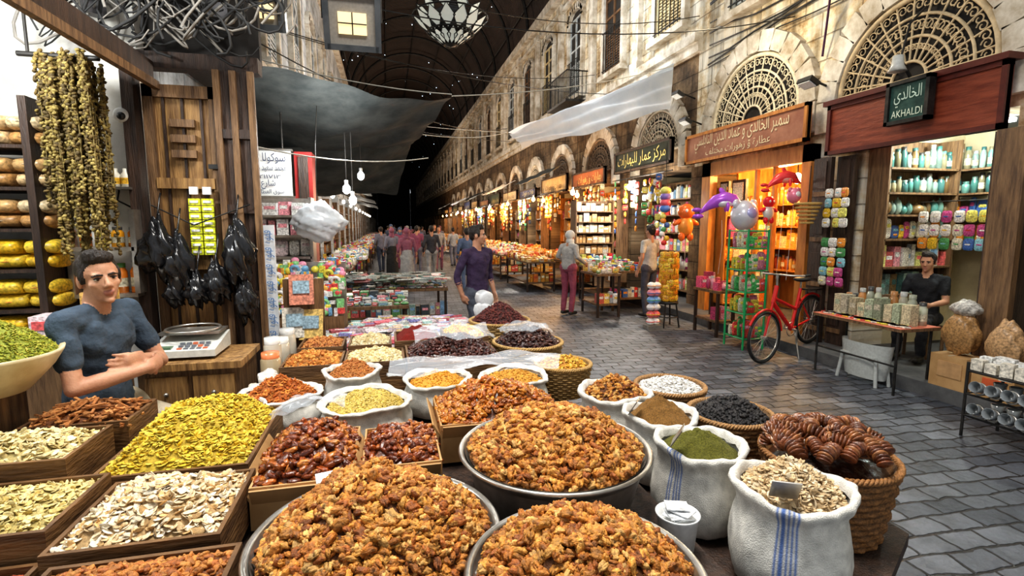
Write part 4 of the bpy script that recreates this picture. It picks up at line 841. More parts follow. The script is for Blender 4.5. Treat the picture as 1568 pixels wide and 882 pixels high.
mb=MB('shop_canopy_frame'); mb.b2(-1.98,-1.45,4.22,7.2,3.3,3.36,woodd); mb.box((-1.5,5.4,3.42),(.08,2.3,.2),woodd); mb.build()
mb=MB('tangled_cable_bundle'); r=np.random.default_rng(55)
for k in range(150):
    x,y=-1.85+1.15*r.random(),3.68+.24*r.random(); z=2.95+.75*r.random(); pts=[]
    ph=r.uniform(0,6,3); n_=12; L=r.uniform(.2,.6)
    for i in range(n_): t=i/n_; pts.append((x+L*.5*math.sin(t*5+ph[0]),y+L*.08*math.sin(t*4+ph[1]),z+L*.4*math.cos(t*6+ph[2])))
    mb.tube(pts,.004+.006*r.random(),matte,(.03,.03,.03) if r.random()<.72 else ((.28,.26,.23) if r.random()<.85 else (.4,.06,.05)),5)
for k in range(9): mb.box((-1.8+.95*r.random(),3.85,3.0+.5*r.random()),(.12,.08,.10),metalv,(.15,.15,.16),rot=r.random())
mb.build()
def flood(name,c,w,h,yaw,pitch):
    mb=MB(name); Rm=rz(yaw)@np.array(Matrix.Rotation(pitch,3,'X'))
    P=lambda x,y,z:np.array(c)+Rm@V3(x,y,z)
    fr=M('flood_housing',(.07,.08,.09),(.12,.13,.14),rough=.4,metal=.3)
    for a in((0,-h/2,w,.05),(0,h/2,w,.05)): mb.box(P(a[0],0,a[1]),(a[2],.1,a[3]),fr,R=Rm)
    for sx in(-w/2,w/2): mb.box(P(sx,0,0),(.05,.1,h+.05),fr,R=Rm)
    mb.box(P(0,.06,0),(w*.95,.08,h*.95),fr,R=Rm)
    mb.box(P(0,.0,0),(w*.9,.01,h*.9),plast,(.30,.28,.25),R=Rm)
    mb.box(P(0,-.02,-h*.05),(w*.55,.02,h*.4),softglow,(.60,.46,.24),R=Rm); mb.box(P(0,-.035,-h*.05),(.01,.02,h*.4),iron,R=Rm); mb.box(P(0,-.035,-h*.05),(w*.55,.02,.01),iron,R=Rm)
    for sx in(-1,1): mb.tube([P(sx*(w/2+.03),0,0),P(sx*(w/2+.03),.1,h*.75),P(0,.12,h*.85)],.012,iron)
    mb.tube([P(0,.12,h*.85),np.array(c)+V3(0,.3,2.0)],.012,iron)
    return mb.build()
flood('floodlight',(-.24,5.0,3.52),.44,.44,0,.35); flood('floodlight',(-.86,4.45,3.35),.26,.26,0,.3)
mb=MB('glass_petal_chandelier'); c=V3(1.01,8,4.65); pm=M('petal_glass',(.75,.78,.72),(.85,.86,.8),rough=.3,emit=(.8,.85,.75),estr=.2)
for tier,(n_,r0,r1,z0,z1,wd) in enumerate(((14,.30,.56,-.12,.12,.11),(14,.10,.34,-.27,-.10,.075),(10,.30,.50,.13,.27,.09))):
    for i in range(n_):
        a=2*pi*(i+.5*(tier%2))/n_; d=V3(math.cos(a),math.sin(a),0); t=V3(-math.sin(a),math.cos(a),0)
        p0=c+d*r0+V3(0,0,z0); p1=c+d*r1+V3(0,0,z1); mid=(p0+p1)/2
        mb.add([p0,mid+t*wd,p1,mid-t*wd],[[0,1,2,3]],pm); mb.tube([p0,mid+t*wd,p1,mid-t*wd],.009,iron,n=4,close=True)
for R_,z_ in((.30,-.12),(.34,-.1),(.55,.12),(.1,-.27)): mb.ring(c+V3(0,0,z_),R_,.012,iron)
mb.lathe([(.0,-.3),(.1,-.27),(.3,-.12),(.32,.1),(.1,.3),(0,.32)],c,iron,n=20); mb.tube([c+V3(0,0,.3),c+V3(0,0,6)],.012,iron); mb.build()
# ------------------------------------------------------------------ right props
mb=MB('green_wire_rack_of_snacks'); gm=M('green_paint',(.01,.26,.08),(.02,.38,.13),rough=.35); x0,x1,y0,y1=4.74,5.06,5.98,6.38; r=np.random.default_rng(14)
for x in(x0,x1):
    for y in(y0,y1): mb.cyl((x,y,0),(x,y,1.66),.015,gm,n=8)
for z in(.15,.5,.8,1.1,1.4,1.64):
    for x in(x0,x1): mb.cyl((x,y0,z),(x,y1,z),.01,gm,n=6)
    for y in(y0,y1): mb.cyl((x0,y,z),(x1,y,z),.01,gm,n=6)
    for k in range(6): mb.cyl((x0+k*(x1-x0)/5,y0,z),(x0+k*(x1-x0)/5,y1,z),.005,gm,n=4)
    if z<1.5:
        for yy in(y0+.0,y0+.10,y0+.20,y0+.28): goods_row(mb,(x0,yy,0),(1,0,0),(0,1,0),x1-x0,.12,z,.28,[(.8,.1,.08),(.85,.7,.1),(.1,.5,.15),(.85,.8,.6),(.8,.3,.4)],'pouch',r,gap=.65)
mb.build()
mb=MB('bicycle'); red=M('red_bike_paint',(.55,.015,.015),(.65,.025,.02),rough=.25)
A=V3(4.53,5.33,0); Bd=V3(.957,.29,0); Bd/=np.linalg.norm(Bd); side=V3(Bd[1],-Bd[0],0); Rw=.31
LR=.98
def bp_(s_,z,o=0): return A+Bd*s_+V3(0,0,z+.14*min(max(s_/LR,0),1))+side*o
for s_ in(0,LR):
    cc=bp_(s_,Rw+.02); mb.ring(cc,Rw,.019,iron,axis=side,n=40,k=8); mb.ring(cc,Rw-.03,.009,tin,axis=side,n=40); mb.cyl(cc-side*.04,cc+side*.04,.02,tin)
    a_,b_,_=frame(side)
    for k in range(22): t=2*pi*k/22; mb.cyl(cc+side*.02*(-1)**k,cc+(a_*math.cos(t)+b_*math.sin(t))*(Rw-.03),.0022,tin,n=4)
    mb.tube([cc+V3(0,0,math.sin(t))*(Rw+.04)+Bd*math.cos(t)*(Rw+.04) for t in np.linspace(.15,2.6,16)],.016,red,n=6)
hub_f=bp_(0,Rw+.02); hub_r=bp_(LR,Rw+.02); bb_=bp_(.56,.30); st=bp_(.72,.80); hd=bp_(.20,.94); hd2=bp_(.14,.74)
for a,b_,rr in((hub_f,hd2,.014),(hd2,hd,.026),(hd2,bb_,.026),(hd2+V3(0,0,.06),bb_+(st-bb_)*.5,.022),(bb_,st,.02),(bb_,hub_r,.014),(bb_+(st-bb_)*.8,hub_r,.012)): mb.cyl(a,b_,rr,red)
mb.cyl(hd,hd+V3(0,0,.14),.014,tin); hb=hd+V3(0,0,.14); mb.tube([hb-side*.27+Bd*.12,hb-side*.2,hb,hb+side*.2,hb+side*.27+Bd*.12],.013,tin)
for sg in(-1,1): mb.cyl(hb+side*sg*.27+Bd*.12,hb+side*sg*.27+Bd*.22,.018,iron)
mb.cyl(st,st+V3(0,0,.1),.012,tin); mb.blob(st+V3(0,0,.12)+Bd*.02,(.13,.09,.035),iron,R=rz(math.atan2(Bd[1],Bd[0])))
mb.ring(bb_,.09,.006,tin,axis=side,n=20); mb.cyl(bb_-side*.08,bb_+side*.08,.015,tin); mb.cyl(bb_+side*.08,bb_+side*.08+V3(0,0,-.17),.01,tin); mb.cyl(bb_-side*.08,bb_-side*.08+V3(0,0,.17),.01,tin)
mb.box(bp_(LR,.74),(.30,.14,.02),iron,R=rz(math.atan2(Bd[1],Bd[0]))); mb.cyl(bp_(.88,.73),hub_r,.007,iron); mb.cyl(bp_(LR+.12,.73),hub_r,.007,iron)
mb.cyl(bp_(.60,.28,.03),V3(*(A+Bd*.55+side*.14)[:2],.005),.01,tin)
mb.build()
foil=VC('foil_balloon',.25,metal=.2,namt=.05)
def balloon(name,c,col,col2,kind,s=.25,yaw=0):
    mb=MB(name); Rm=rz(yaw)
    P=lambda x,y,z:np.array(c)+Rm@V3(x*s,y*s,z*s)
    if kind=='dolphin':
        pts=[P(-1.3,0,-.45),P(-.9,0,-.1),(P(-.4,0,.25)),P(.1,0,.4),P(.6,0,.3),P(1.0,0,0),P(1.25,0,-.12)]
        mb.tube(pts,[.06*s,.22*s,.40*s,.46*s,.40*s,.16*s,.05*s],foil,col,14)
        mb.blob(P(.1,-.05,.15),(.6*s,.40*s,.28*s),foil,col2,Rm,l=3)
        for q in((-1.4,0,-.75,.35,.1,.16),(-1.5,0,-.35,.3,.1,.14)): mb.blob(P(q[0],0,q[2]+.1),(q[3]*s,.22*s,q[5]*s),foil,col,Rm,l=2)
        mb.blob(P(-.05,0,.85),(.16*s,.06*s,.28*s),foil,col,Rm@np.array(Matrix.Rotation(-.6,3,'Y')),l=2)
        for sg in(-1,1): mb.blob(P(.25,sg*.45,-.1),(.12*s,.1*s,.3*s),foil,col,Rm,l=2); mb.blob(P(.75,sg*.3,.28),(.06*s,.04*s,.06*s),plast,(.02,.02,.02),l=2)
    elif kind=='round':
        mb.blob(P(0,0,0),(.7*s,.7*s,.82*s),foil,col,l=3); mb.blob(P(0,-.5,.1),(.35*s,.25*s,.35*s),foil,col2,l=3); mb.blob(P(0,0,-.9),(.06*s,.06*s,.1*s),foil,col,l=2)
        for sg in(-1,1): mb.blob(P(sg*.5,0,.6),(.25*s,.15*s,.28*s),foil,col,l=2)
    else:
        mb.blob(P(0,0,.45),(.45*s,.35*s,.42*s),foil,col,l=3); mb.blob(P(0,0,-.3),(.42*s,.3*s,.55*s),foil,col2,l=3)
        for sg in(-1,1): mb.blob(P(sg*.5,0,-.1),(.3*s,.15*s,.14*s),foil,col,Rm@np.array(Matrix.Rotation(sg*.5,3,'Y')),l=2); mb.blob(P(sg*.25,-.05,-.85),(.18*s,.16*s,.25*s),foil,col,l=2); mb.blob(P(sg*.15,-.3,.5),(.08*s,.06*s,.1*s),plast,(.95,.95,.95),l=2)
    mb.tube([P(0,0,-.9),P(.1,.1,-2.4),np.array(c)*V3(1,1,0)+V3(.05,.1,.95)],.003,matte,(.8,.8,.8),4)
    return mb.build()
balloon('dolphin_balloon',(5.05,7.0,2.02),(.48,.12,.72),(.78,.78,.85),'dolphin',.25,-.5)
balloon('silver_balloon',(5.20,6.68,1.86),(.66,.66,.74),(.45,.45,.75),'round',.28)
balloon('orange_character_balloon',(4.90,7.75,1.80),(.9,.2,.04),(.9,.35,.06),'figure',.32)
balloon('red_character_balloon',(5.40,6.42,1.96),(.8,.03,.05),(.8,.75,.7),'figure',.2)
balloon('red_fish_balloon',(5.40,6.15,2.32),(.85,.06,.06),(.85,.4,.3),'dolphin',.18,-.3)
balloon('pink_balloon',(5.42,5.98,2.12),(.85,.25,.35),(.85,.8,.8),'round',.13)
mb=MB('hanging_straw_basket')
for k in range(6): mb.ring((5.44,5.75,1.75+.05*k),.07+.017*k,.018,weav,(.6,.38,.12),n=18)
mb.tube([(5.44,5.75,2.0),(5.5,5.8,2.5)],.006,iron); mb.build()
mb=MB('hanging_inflatable_toy')
for i,c_ in enumerate([(.1,.25,.7),(.85,.15,.2),(.3,.2,.6),(.85,.8,.2)]): mb.blob((4.62,7.95,2.0+i*.1),(.09,.09,.07),plast,c_,l=3)
mb.cyl((4.62,7.95,1.42),(4.62,7.95,3.1),.006,iron)
for i in range(7): mb.blob((4.62+.05*math.sin(i*2),7.95,1.42+i*.075),(.05,.05,.05),plast,PAL[i],l=2)
mb.build()
mb=MB('stool_with_yellow_snack_tower'); sx,sy=4.62,7.75
mb.lathe([(0,.44),(.17,.44),(.17,.40),(0,.40)],(sx,sy,0),iron,n=24)
for a in(.8,2.3,3.9,5.5): mb.cyl((sx+.14*math.cos(a),sy+.14*math.sin(a),.4),(sx+.2*math.cos(a),sy+.2*math.sin(a),0),.014,iron)
mb.ring((sx,sy,.18),.17,.01,iron)
r=np.random.default_rng(2)
for k in range(9):
    for q in range(8):
        a=q*2*pi/8+k*.4; T=np.stack([V3(-math.sin(a),math.cos(a),0),V3(math.cos(a),math.sin(a),0),V3(0,0,1)],1); packet(mb,V3(sx+.14*math.cos(a),sy+.14*math.sin(a),.50+k*.09),.11,.11,T@rz(r.uniform(-.4,.4)),[(.80,.42,.03),(.88,.58,.06),(.6,.26,.02)][r.integers(3)],(.7,.15,.03))
mb.build()
mb=MB('toy_ball_stack')
for i,c_ in enumerate([(.85,.82,.8),(.8,.15,.15),(.85,.8,.8),(.2,.4,.75),(.85,.3,.35),(.9,.9,.88)]):
    for dx in(-.05,.05): mb.blob((4.27+dx,7.6,.13+i*.12),(.07,.07,.06),plast,c_,l=3); mb.ring((4.27+dx,7.6,.13+i*.12),.066,.008,plast,PAL[i],n=16)
mb.b2(4.14,4.40,7.5,7.7,0,.07,tin); mb.build()
table_of_goods('pink_sweet_table',4.86,5.22,6.75,7.4,.72,[(.8,.12,.25),(.9,.45,.55),(.85,.85,.8),(.6,.08,.2)],501,hm=.3)
table_of_goods('snack_table',3.75,4.25,8.75,9.6,.82,[(.9,.85,.8),(.8,.2,.15),(.85,.6,.15),(.9,.9,.88),(.4,.6,.3)],502,hm=.22)
shelf_unit('stacked_carton_rack',(4.35,11.45,0),(1,0,0),(0,1,0),.95,.35,[.85,1.05,1.3,1.55,1.8,2.05],[(.6,.35,.14),(.7,.45,.22),(.8,.6,.4),(.85,.8,.7)],'box',56,wood,top=2.3).build()
mb=MB('folding_table_with_spice_jars'); x0,x1,y0,y1=4.92,5.42,3.92,5.0
mb.b2(x0,x1,y0,y1,.66,.69,wood); mb.b2(x0-.005,x1,y0,y1,.69,.696,matte,(.65,.2,.12))
for y in(y0+.05,y1-.05): mb.cyl((x0+.03,y,.0),(x0+.03,y,.66),.013,iron); mb.cyl((x1-.05,y,.14),(x1-.05,y,.66),.013,iron)
mb.cyl((x0+.03,y0+.05,.3),(x0+.03,y1-.05,.3),.01,iron)
r=np.random.default_rng(61)
goods_row(mb,(x0+.18,y0+.05,0),AY,(1,0,0),y1-y0-.1,.12,.696,.26,[(.6,.55,.42),(.7,.6,.4),(.45,.5,.35)],'box',r,wr=(.08,.11)); goods_row(mb,(x0+.34,y0+.05,0),AY,(1,0,0),y1-y0-.1,.12,.696,.36,[(.6,.55,.42),(.65,.3,.1),(.5,.52,.4)],'jar',r)
for k in range(60): mb.box((x0+.07+.09*r.random(),y0+.05+(y1-y0-.1)*r.random(),.705),(.09,.07,.012),gloss,[(.8,.12,.1),(.85,.5,.06),(.85,.8,.7),(.8,.7,.1)][r.integers(4)],rot=r.random()*3)
mb.build()
mb=MB('white_plastic_chair'); cw=(.50,.52,.50); cx_,cy_=5.10,4.45
V=[];n_=18
for i in range(n_+1):
    a=-1.9+3.8*i/n_
    for z,rr in((.06,.18),(.25,.21),(.45,.23)): V.append((cx_+.02-rr*.6*math.cos(a),cy_+rr*1.3*math.sin(a),z))
mb.add(V,[[3*i+j,3*i+3+j,3*i+4+j,3*i+1+j] for i in range(n_) for j in range(2)],plast,cw,True)
mb.box((cx_-.0,cy_,.30),(.22,.42,.025),plast,cw)
for dx,dy in((-.10,-.24),(-.10,.24),(.08,-.24),(.08,.24)): mb.cyl((cx_+dx*.8,cy_+dy*.85,.30),(cx_+dx,cy_+dy,.0),.018,plast,cw)
mb.build()
mb=MB('cardboard_box'); mb.b2(5.27,5.54,3.55,3.88,.14,.46,card); mb.b2(5.26,5.27,3.58,3.8,.25,.4,matte,(.5,.3,.14)); mb.b2(5.268,5.54,3.70,3.72,.46,.463,matte,(.6,.5,.35)); mb.build()
mb=MB('cardboard_box'); mb.b2(5.27,5.54,3.16,3.50,.14,.42,card); mb.b2(5.255,5.27,3.22,3.4,.2,.34,matte,(.6,.12,.04)); mb.build()
mb=MB('brown_sack_bundle')
for (c_,s_,col) in(((5.40,3.71,.69),(.125,.15,.22),(.44,.25,.10)),((5.40,3.33,.65),(.125,.14,.22),(.55,.34,.17)),((5.40,3.69,.93),(.11,.12,.08),(.58,.55,.50))):
    d=1+.07*np.sin(8*v4[:,0]+3*v4[:,2])+.06*np.sin(11*v4[:,1]+5*v4[:,2])+.02*np.sin(25*v4[:,2]+9*v4[:,1]); u=v4*d[:,None]; u[:,:2]*=(1-.25*np.clip(u[:,2:3],0,1)); mb.add(u*np.array(s_)+np.array(c_),f4,gloss,col,True)
mb.build()
mb=MB('black_wire_stand_of_glassware'); r=np.random.default_rng(17); x0,x1,y0,y1=4.55,4.95,2.55,3.05
for x in(x0,x1):
    for y in(y0,y1): mb.cyl((x,y,0),(x,y,.62),.012,iron,n=6)
for z in(.18,.36,.55):
    for k in range(8): mb.cyl((x0,y0+k*(y1-y0)/7,z),(x1,y0+k*(y1-y0)/7,z),.006,iron,n=4)
    for x in(x0,x1): mb.cyl((x,y0,z),(x,y1,z),.009,iron,n=5)
    if z<.5:
        for y in np.arange(y0+.06,y1,.11):
            mb.ring((x0-.02,y,z+.07),.045,.008,tin,axis=(-1,0,.3),n=18); mb.lathe([(.0,.0),(.035,0),(.045,.08),(.042,.08),(.03,.01)],(x0+.0,y,z+.07),glassv,(.22,.24,.25),n=12,axis=(-1,0,.3))
            mb.lathe([(.0,.0),(.03,0),(.045,.09),(.04,.09)],(x0+.2,y,z+.01),glassv,(.3,.32,.32),n=12)
for k in range(20): mb.box((x0+.04+.085*(k%4),y0+.05+.10*(k//4),.60),(.07,.08,.075+.03*(k%3)),gloss,(.82,.82,.80) if k%4 else (.75,.70,.6),rot=.1*(k%3))
mb.box(((x0+x1)/2,(y0+y1)/2,.555),(x1-x0,y1-y0,.015),iron); mb.build()
shelf_unit('roadside_goods_rack',(5.35,2.2,0),AY,(1,0,0),.85,.35,[.35,.7,1.0,1.3,1.6],[WPAL,PAL],['box','jar','box'],66,wood,top=1.95).build()
# ------------------------------------------------------------------ PEOPLE
def capsule_geo(p0,p1,r0,r1,wide=1,wdir=(1,0,0),n=16):
    p0,p1=np.array(p0,float),np.array(p1,float); d=p1-p0; L=np.linalg.norm(d)
    if L<1e-5: d=V3(0,0,1); L=1e-5
    d=d/L; a=np.array(wdir,float); a=a-d*(a@d)
    if np.linalg.norm(a)<1e-3: a=frame(d)[0]
    a/=np.linalg.norm(a); b=np.cross(d,a); rings=[]
    for t in np.linspace(-pi/2,0,5)[1:]: rings.append((p0+d*r0*math.sin(t),r0*math.cos(t)))
    for t in np.linspace(0,pi/2,5)[:-1]: rings.append((p1+d*r1*math.sin(t),r1*math.cos(t)))
    an=np.arange(n)*2*pi/n; V=[p0-d*r0]
    for c,r in rings: V+=list(c+r*(wide*np.cos(an)[:,None]*a+np.sin(an)[:,None]*b))
    V.append(p1+d*r1); F=[]
    for k in range(n): F.append([0,1+(k+1)%n,1+k])
    for i in range(len(rings)-1):
        for k in range(n):
            q=[1+i*n+k,1+i*n+(k+1)%n,1+(i+1)*n+(k+1)%n,1+(i+1)*n+k]; F.append([q[0],q[1],q[2]]); F.append([q[0],q[2],q[3]])
    e=1+(len(rings)-1)*n; la=len(V)-1
    for k in range(n): F.append([e+k,e+(k+1)%n,la])
    return np.array(V),np.array(F)
def person(name,loc,yaw,J,tags,voxel=.012,head_rot=(0,0,0),hair='short',hand_curl=.35,sleeve=.55,scale=1.0,features=True,skirt=False,handdirs=None):
    D=dict(pelvis=(0,0,.93),waist=(0,0,1.08),chest=(0,0,1.30),neck=(0,-.01,1.45),head=(0,.01,1.60),
      shR=(.175,0,1.40),elR=(.24,-.03,1.13),wrR=(.25,.06,.88),shL=(-.175,0,1.40),elL=(-.24,-.03,1.13),wrL=(-.25,.06,.88),
      hipR=(.09,0,.90),knR=(.10,.03,.50),anR=(.10,-.02,.09),hipL=(-.09,0,.90),knL=(-.10,.03,.50),anL=(-.10,-.02,.09)); D.update(J)
    D={k:np.array(v,float) for k,v in D.items()}
    pr=[]
    def cap(tag,a,b,r0,r1,wide=1,wdir=(1,0,0)): pr.append((tag,)+capsule_geo(a,b,r0,r1,wide,wdir))
    def ell(tag,c,r,R=None):
        v,f=ico(3); v=v*np.array(r); v=v if R is None else v@R.T; pr.append((tag,v+np.array(c),f))
    sh=D['shR']-D['shL']; sh/=np.linalg.norm(sh); fw=np.cross(V3(0,0,1),sh)
    cap('shirt',D['chest'],D['waist'],.112,.104,1.36,sh); cap('shirt',D['waist'],D['pelvis']+V3(0,0,.02),.104,.120,1.33,sh)
    cap('shirt',D['shR']*.8+D['chest']*.2,D['shL']*.8+D['chest']*.2,.058,.058)
    for s_,k in((1,'R'),(-1,'L')):
        cap('shirt',D['sh'+k]*.78+D['neck']*.22,D['neck']+V3(0,0,-.02),.046,.044)
        ell('shirt',D['chest']+sh*s_*.07+fw*.035+V3(0,0,.01),(.08,.068,.10))
        el,wr,s0=D['el'+k],D['wr'+k],D['sh'+k]
        cap('skin',s0,el,.042,.035); cap('skin',el,el*.65+wr*.35,.036,.037); cap('skin',el*.65+wr*.35,wr,.037,.024)
        if sleeve<=1: cap('shirt',s0,s0+(el-s0)*sleeve,.052,.050)
        else:
            cap('shirt',s0,el,.052,.045); cap('shirt',el,el+(wr-el)*(sleeve-1),.045,.037)
        d=wr-el; d/=np.linalg.norm(d)
        if handdirs and k in handdirs: d,nrm=[np.array(q,float) for q in handdirs[k]]; d/=np.linalg.norm(d)
        else: nrm=-sh*s_
        nrm=nrm-d*(nrm@d); nrm/=np.linalg.norm(nrm)+1e-9; sd=np.cross(d,nrm)
        if (sd@fw)<0: sd=-sd
        cap('skin',wr,wr+d*.075,.017,.016,2.2,sd)
        ls=[.066,.074,.070,.054]; fr_=max(.0085,voxel*.85)
        for i in range(4):
            b0=wr+d*.082+sd*(.031-.0205*i); c1=hand_curl+.05*i
            d1=d*math.cos(c1)+nrm*math.sin(c1); d2=d*math.cos(c1*2.2)+nrm*math.sin(c1*2.2)
            m1=b0+d1*ls[i]*.5; cap('skin',b0-d*.02,m1,fr_,fr_*.95); cap('skin',m1,m1+d2*ls[i]*.5,fr_*.95,fr_*.8)
        tb=wr+d*.025+sd*.032; td=d*.75+sd*.5+nrm*.45; td/=np.linalg.norm(td); td2=d*.9+nrm*.5; td2/=np.linalg.norm(td2)
        cap('skin',tb,tb+td*.035,fr_*1.25,fr_*1.1); cap('skin',tb+td*.035,tb+td*.035+td2*.03,fr_*1.1,fr_*.9)
        hp,kn,an_=D['hip'+k],D['kn'+k],D['an'+k]
        cap('pants',hp,kn,.088,.062); cap('pants',kn,an_+V3(0,0,.03),.062,.052)
        cap('shoe',an_+V3(0,-.02,-.035),an_+V3(0,.0,-.04)+fw*.13,.04,.034,1.15,sh)
    cap('pants',D['hipR']+V3(0,0,.02),D['hipL']+V3(0,0,.02),.105,.105)
    if skirt:
        cap('pants',D['waist'],D['pelvis']-V3(0,0,.25),.12,.16,1.2,sh); cap('pants',D['pelvis']-V3(0,0,.25),V3(0,0,.2),.16,.17,1.2,sh)
    cap('skin',D['neck']-V3(0,0,.03),D['head']-V3(0,.01,.05),.055,.052)
    hr=np.array(Matrix.Rotation(head_rot[2],3,'Z')@Matrix.Rotation(head_rot[0],3,'X')@Matrix.Rotation(head_rot[1],3,'Y')); HC=D['head']
    def hl(p): return HC+hr@np.array(p,float)
    def he(tag,c,r): ell(tag,hl(c),r,hr)
    he('skin',(0,-.012,.03),(.072,.092,.083)); he('skin',(0,.02,-.02),(.058,.066,.088)); he('skin',(0,.036,-.074),(.040,.042,.034)); he('skin',(0,.070,-.095),(.020,.018,.015))
    for s_ in(1,-1):
        he('skin',(s_*.036,.050,-.020),(.024,.022,.022)); he('skin',(s_*.075,-.006,-.008),(.009,.019,.030)); he('skin',(s_*.011,.092,-.030),(.009,.010,.008)); he('skin',(s_*.026,.070,.024),(.024,.012,.008))
    pr.append(('skin',)+capsule_geo(hl((0,.078,.012)),hl((0,.102,-.024)),.007,.011))
    he('lip',(0,.083,-.056),(.023,.010,.005)); he('lip',(0,.081,-.066),(.019,.010,.006))
    if hair=='short':
        he('hair',(0,-.024,.043),(.080,.092,.084)); he('hair',(0,.032,.094),(.060,.046,.034)); he('hair',(.02,.03,.112),(.04,.04,.025)); he('hair',(0,-.06,.0),(.066,.045,.06))
        for s_ in(1,-1): he('hair',(s_*.068,.012,.02),(.012,.022,.035))
    elif hair=='scarf':
        he('hair',(0,-.016,.035),(.088,.104,.094)); he('hair',(0,-.01,-.08),(.080,.085,.07)); he('hair',(0,-.01,-.15),(.10,.085,.06))
    V=[];F=[];T=[];n0=0; order=list(tags.keys())
    for t,v,f in pr: V.append(v); F.append(f+n0); n0+=len(v); T+=[order.index(t)]*len(f)
    V=np.concatenate(V)*scale; F=np.concatenate(F)
    me=bpy.data.meshes.new('src'); me.from_pydata(V.tolist(),[],F.tolist()); o=bpy.data.objects.new('src',me); SC.collection.objects.link(o)
    bm=bmesh.new(); bm.from_mesh(me); bmesh.ops.recalc_face_normals(bm,faces=bm.faces); bm.to_mesh(me); bm.free()
    md=o.modifiers.new('r','REMESH'); md.mode='VOXEL'; md.voxel_size=voxel; md.use_smooth_shade=True
    ms=o.modifiers.new('s','SMOOTH'); ms.iterations=3; ms.factor=.5
    dg=bpy.context.evaluated_depsgraph_get(); ev=bpy.data.meshes.new_from_object(o.evaluated_get(dg)); bpy.data.objects.remove(o)
    bvh=BVHTree.FromPolygons(V.tolist(),F.tolist())
    ev.materials.clear()
    for t in order: ev.materials.append(tags[t])
    idx=[]
    for p in ev.polygons:
        r_=bvh.find_nearest(p.center); idx.append(T[r_[2]] if r_[2] is not None else 0)
    if voxel<.01:
        vs=set()
        for p,i in zip(ev.polygons,idx):
            if order[i] in('shirt','pants'): vs.update(p.vertices)
        mv=[]
        for vi in vs:
            q=ev.vertices[vi]; c_=q.co; f=math.sin(30*c_.z+9*c_.x+6*math.sin(11*c_.y+7*c_.x))*.0040+math.sin(58*c_.z-31*c_.x+20*c_.y)*.0020
            mv.append((vi,c_+q.normal*f))
        for vi,c_ in mv: ev.vertices[vi].co=c_
    ev.polygons.foreach_set('material_index',idx); ev.polygons.foreach_set('use_smooth',[True]*len(idx)); ev.update()
    root=bpy.data.objects.new(name,None); SC.collection.objects.link(root); root.location=loc; root.rotation_euler=(0,0,yaw)
    bo=bpy.data.objects.new('body',ev); SC.collection.objects.link(bo); bo.parent=root
    if features:
        mb=MB('eyes_and_brows')
        for s_ in(1,-1):
            mb.blob(hl((s_*.029,.0660,.004))*scale,np.array([.0125,.0125,.0072])*scale,plast,(.66,.62,.56),hr,l=3); mb.blob(hl((s_*.029,.0755,.004))*scale,np.array([.0062,.005,.0062])*scale,plast,(.03,.015,.01),hr,l=2)
            mb.tube([hl((s_*.010,.0825,.020))*scale,hl((s_*.030,.0815,.024))*scale,hl((s_*.049,.069,.018))*scale],np.array([.0045,.005,.0025])*scale,tags['hair'],n=6)
            mb.tube([hl((s_*.017,.077,.009))*scale,hl((s_*.029,.0805,.0115))*scale,hl((s_*.043,.072,.007))*scale],.0026*scale,tags['hair'],n=5)
        mb.build(parent=root)
    return root
skin=M('skin',(.44,.215,.13),(.58,.32,.205),scale=8,rough=.55,bump=.15,bscale=120); skin.node_tree.nodes["Principled BSDF"].inputs['Subsurface Weight'].default_value=.1
lip=M('lips',(.38,.15,.11),(.44,.18,.13),rough=.45); hairm=M('black_hair',(.010,.007,.006),(.028,.018,.013),scale=60,rough=.5,bump=.9,bscale=90,stretch=(1,1,.3))
def cloth(n,c,k=.65): return M('cloth_'+n,tuple(x*k for x in c),c,scale=9,rough=.85,bump=.8,bscale=18)
def tg(sh,pa,shoe=(.03,.025,.02),hair=None,n=''):
    return dict(skin=skin,shirt=cloth('s'+n,sh),pants=cloth('p'+n,pa),shoe=M('shoe_'+n,shoe,rough=.5),hair=hair or hairm,lip=lip)
dz=-.235
SJ=dict(pelvis=(0,0,.93+dz),waist=(0,-.01,1.08+dz),chest=(0,.01,1.28+dz),neck=(0,.015,1.43+dz),head=(0,.05,1.56+dz),shR=(.178,0.02,1.39+dz),shL=(-.178,0.02,1.39+dz),
  elR=(.235,.10,1.12+dz),wrR=(.0,.245,1.15+dz),elL=(-.235,.12,1.12+dz),wrL=(-.01,.20,1.19+dz),
  hipR=(.10,.02,.90+dz),knR=(.14,.40,.80+dz),anR=(.14,.38,.20),hipL=(-.10,.02,.90+dz),knL=(-.14,.40,.80+dz),anL=(-.14,.38,.20))
person('shopkeeper_man',(-1.445,2.96,.0),math.radians(-106),SJ,tg((.055,.085,.125),(.55,.48,.36),n='vendor'),voxel=.0065,head_rot=(.0,.10,-.56),hand_curl=.55,sleeve=.62,scale=1.10,
  handdirs={'R':((-1,-.10,.12),(0,-1,-.1)),'L':((1,-.02,.08),(0,-1,.0))})
mb=MB('stool'); sc_=(-1.445,2.96); mb.lathe([(0,.625),(.15,.625),(.16,.60),(0,.59)],(*sc_,0),wood,n=24)
for a in(.8,2.3,3.9,5.5): mb.cyl((sc_[0]+.11*math.cos(a),sc_[1]+.11*math.sin(a),.6),(sc_[0]+.14*math.cos(a),sc_[1]+.14*math.sin(a),0),.018,wood)
mb.ring((*sc_,.28),.13,.012,wood); mb.build()
WJ=dict(elR=(.26,-.06,1.13),wrR=(.22,-.02,.92),elL=(-.24,-.07,1.14),wrL=(-.24,.03,.90),anR=(.1,.12,.09),knR=(.1,.12,.5),anL=(-.1,-.22,.12),knL=(-.1,-.02,.5))
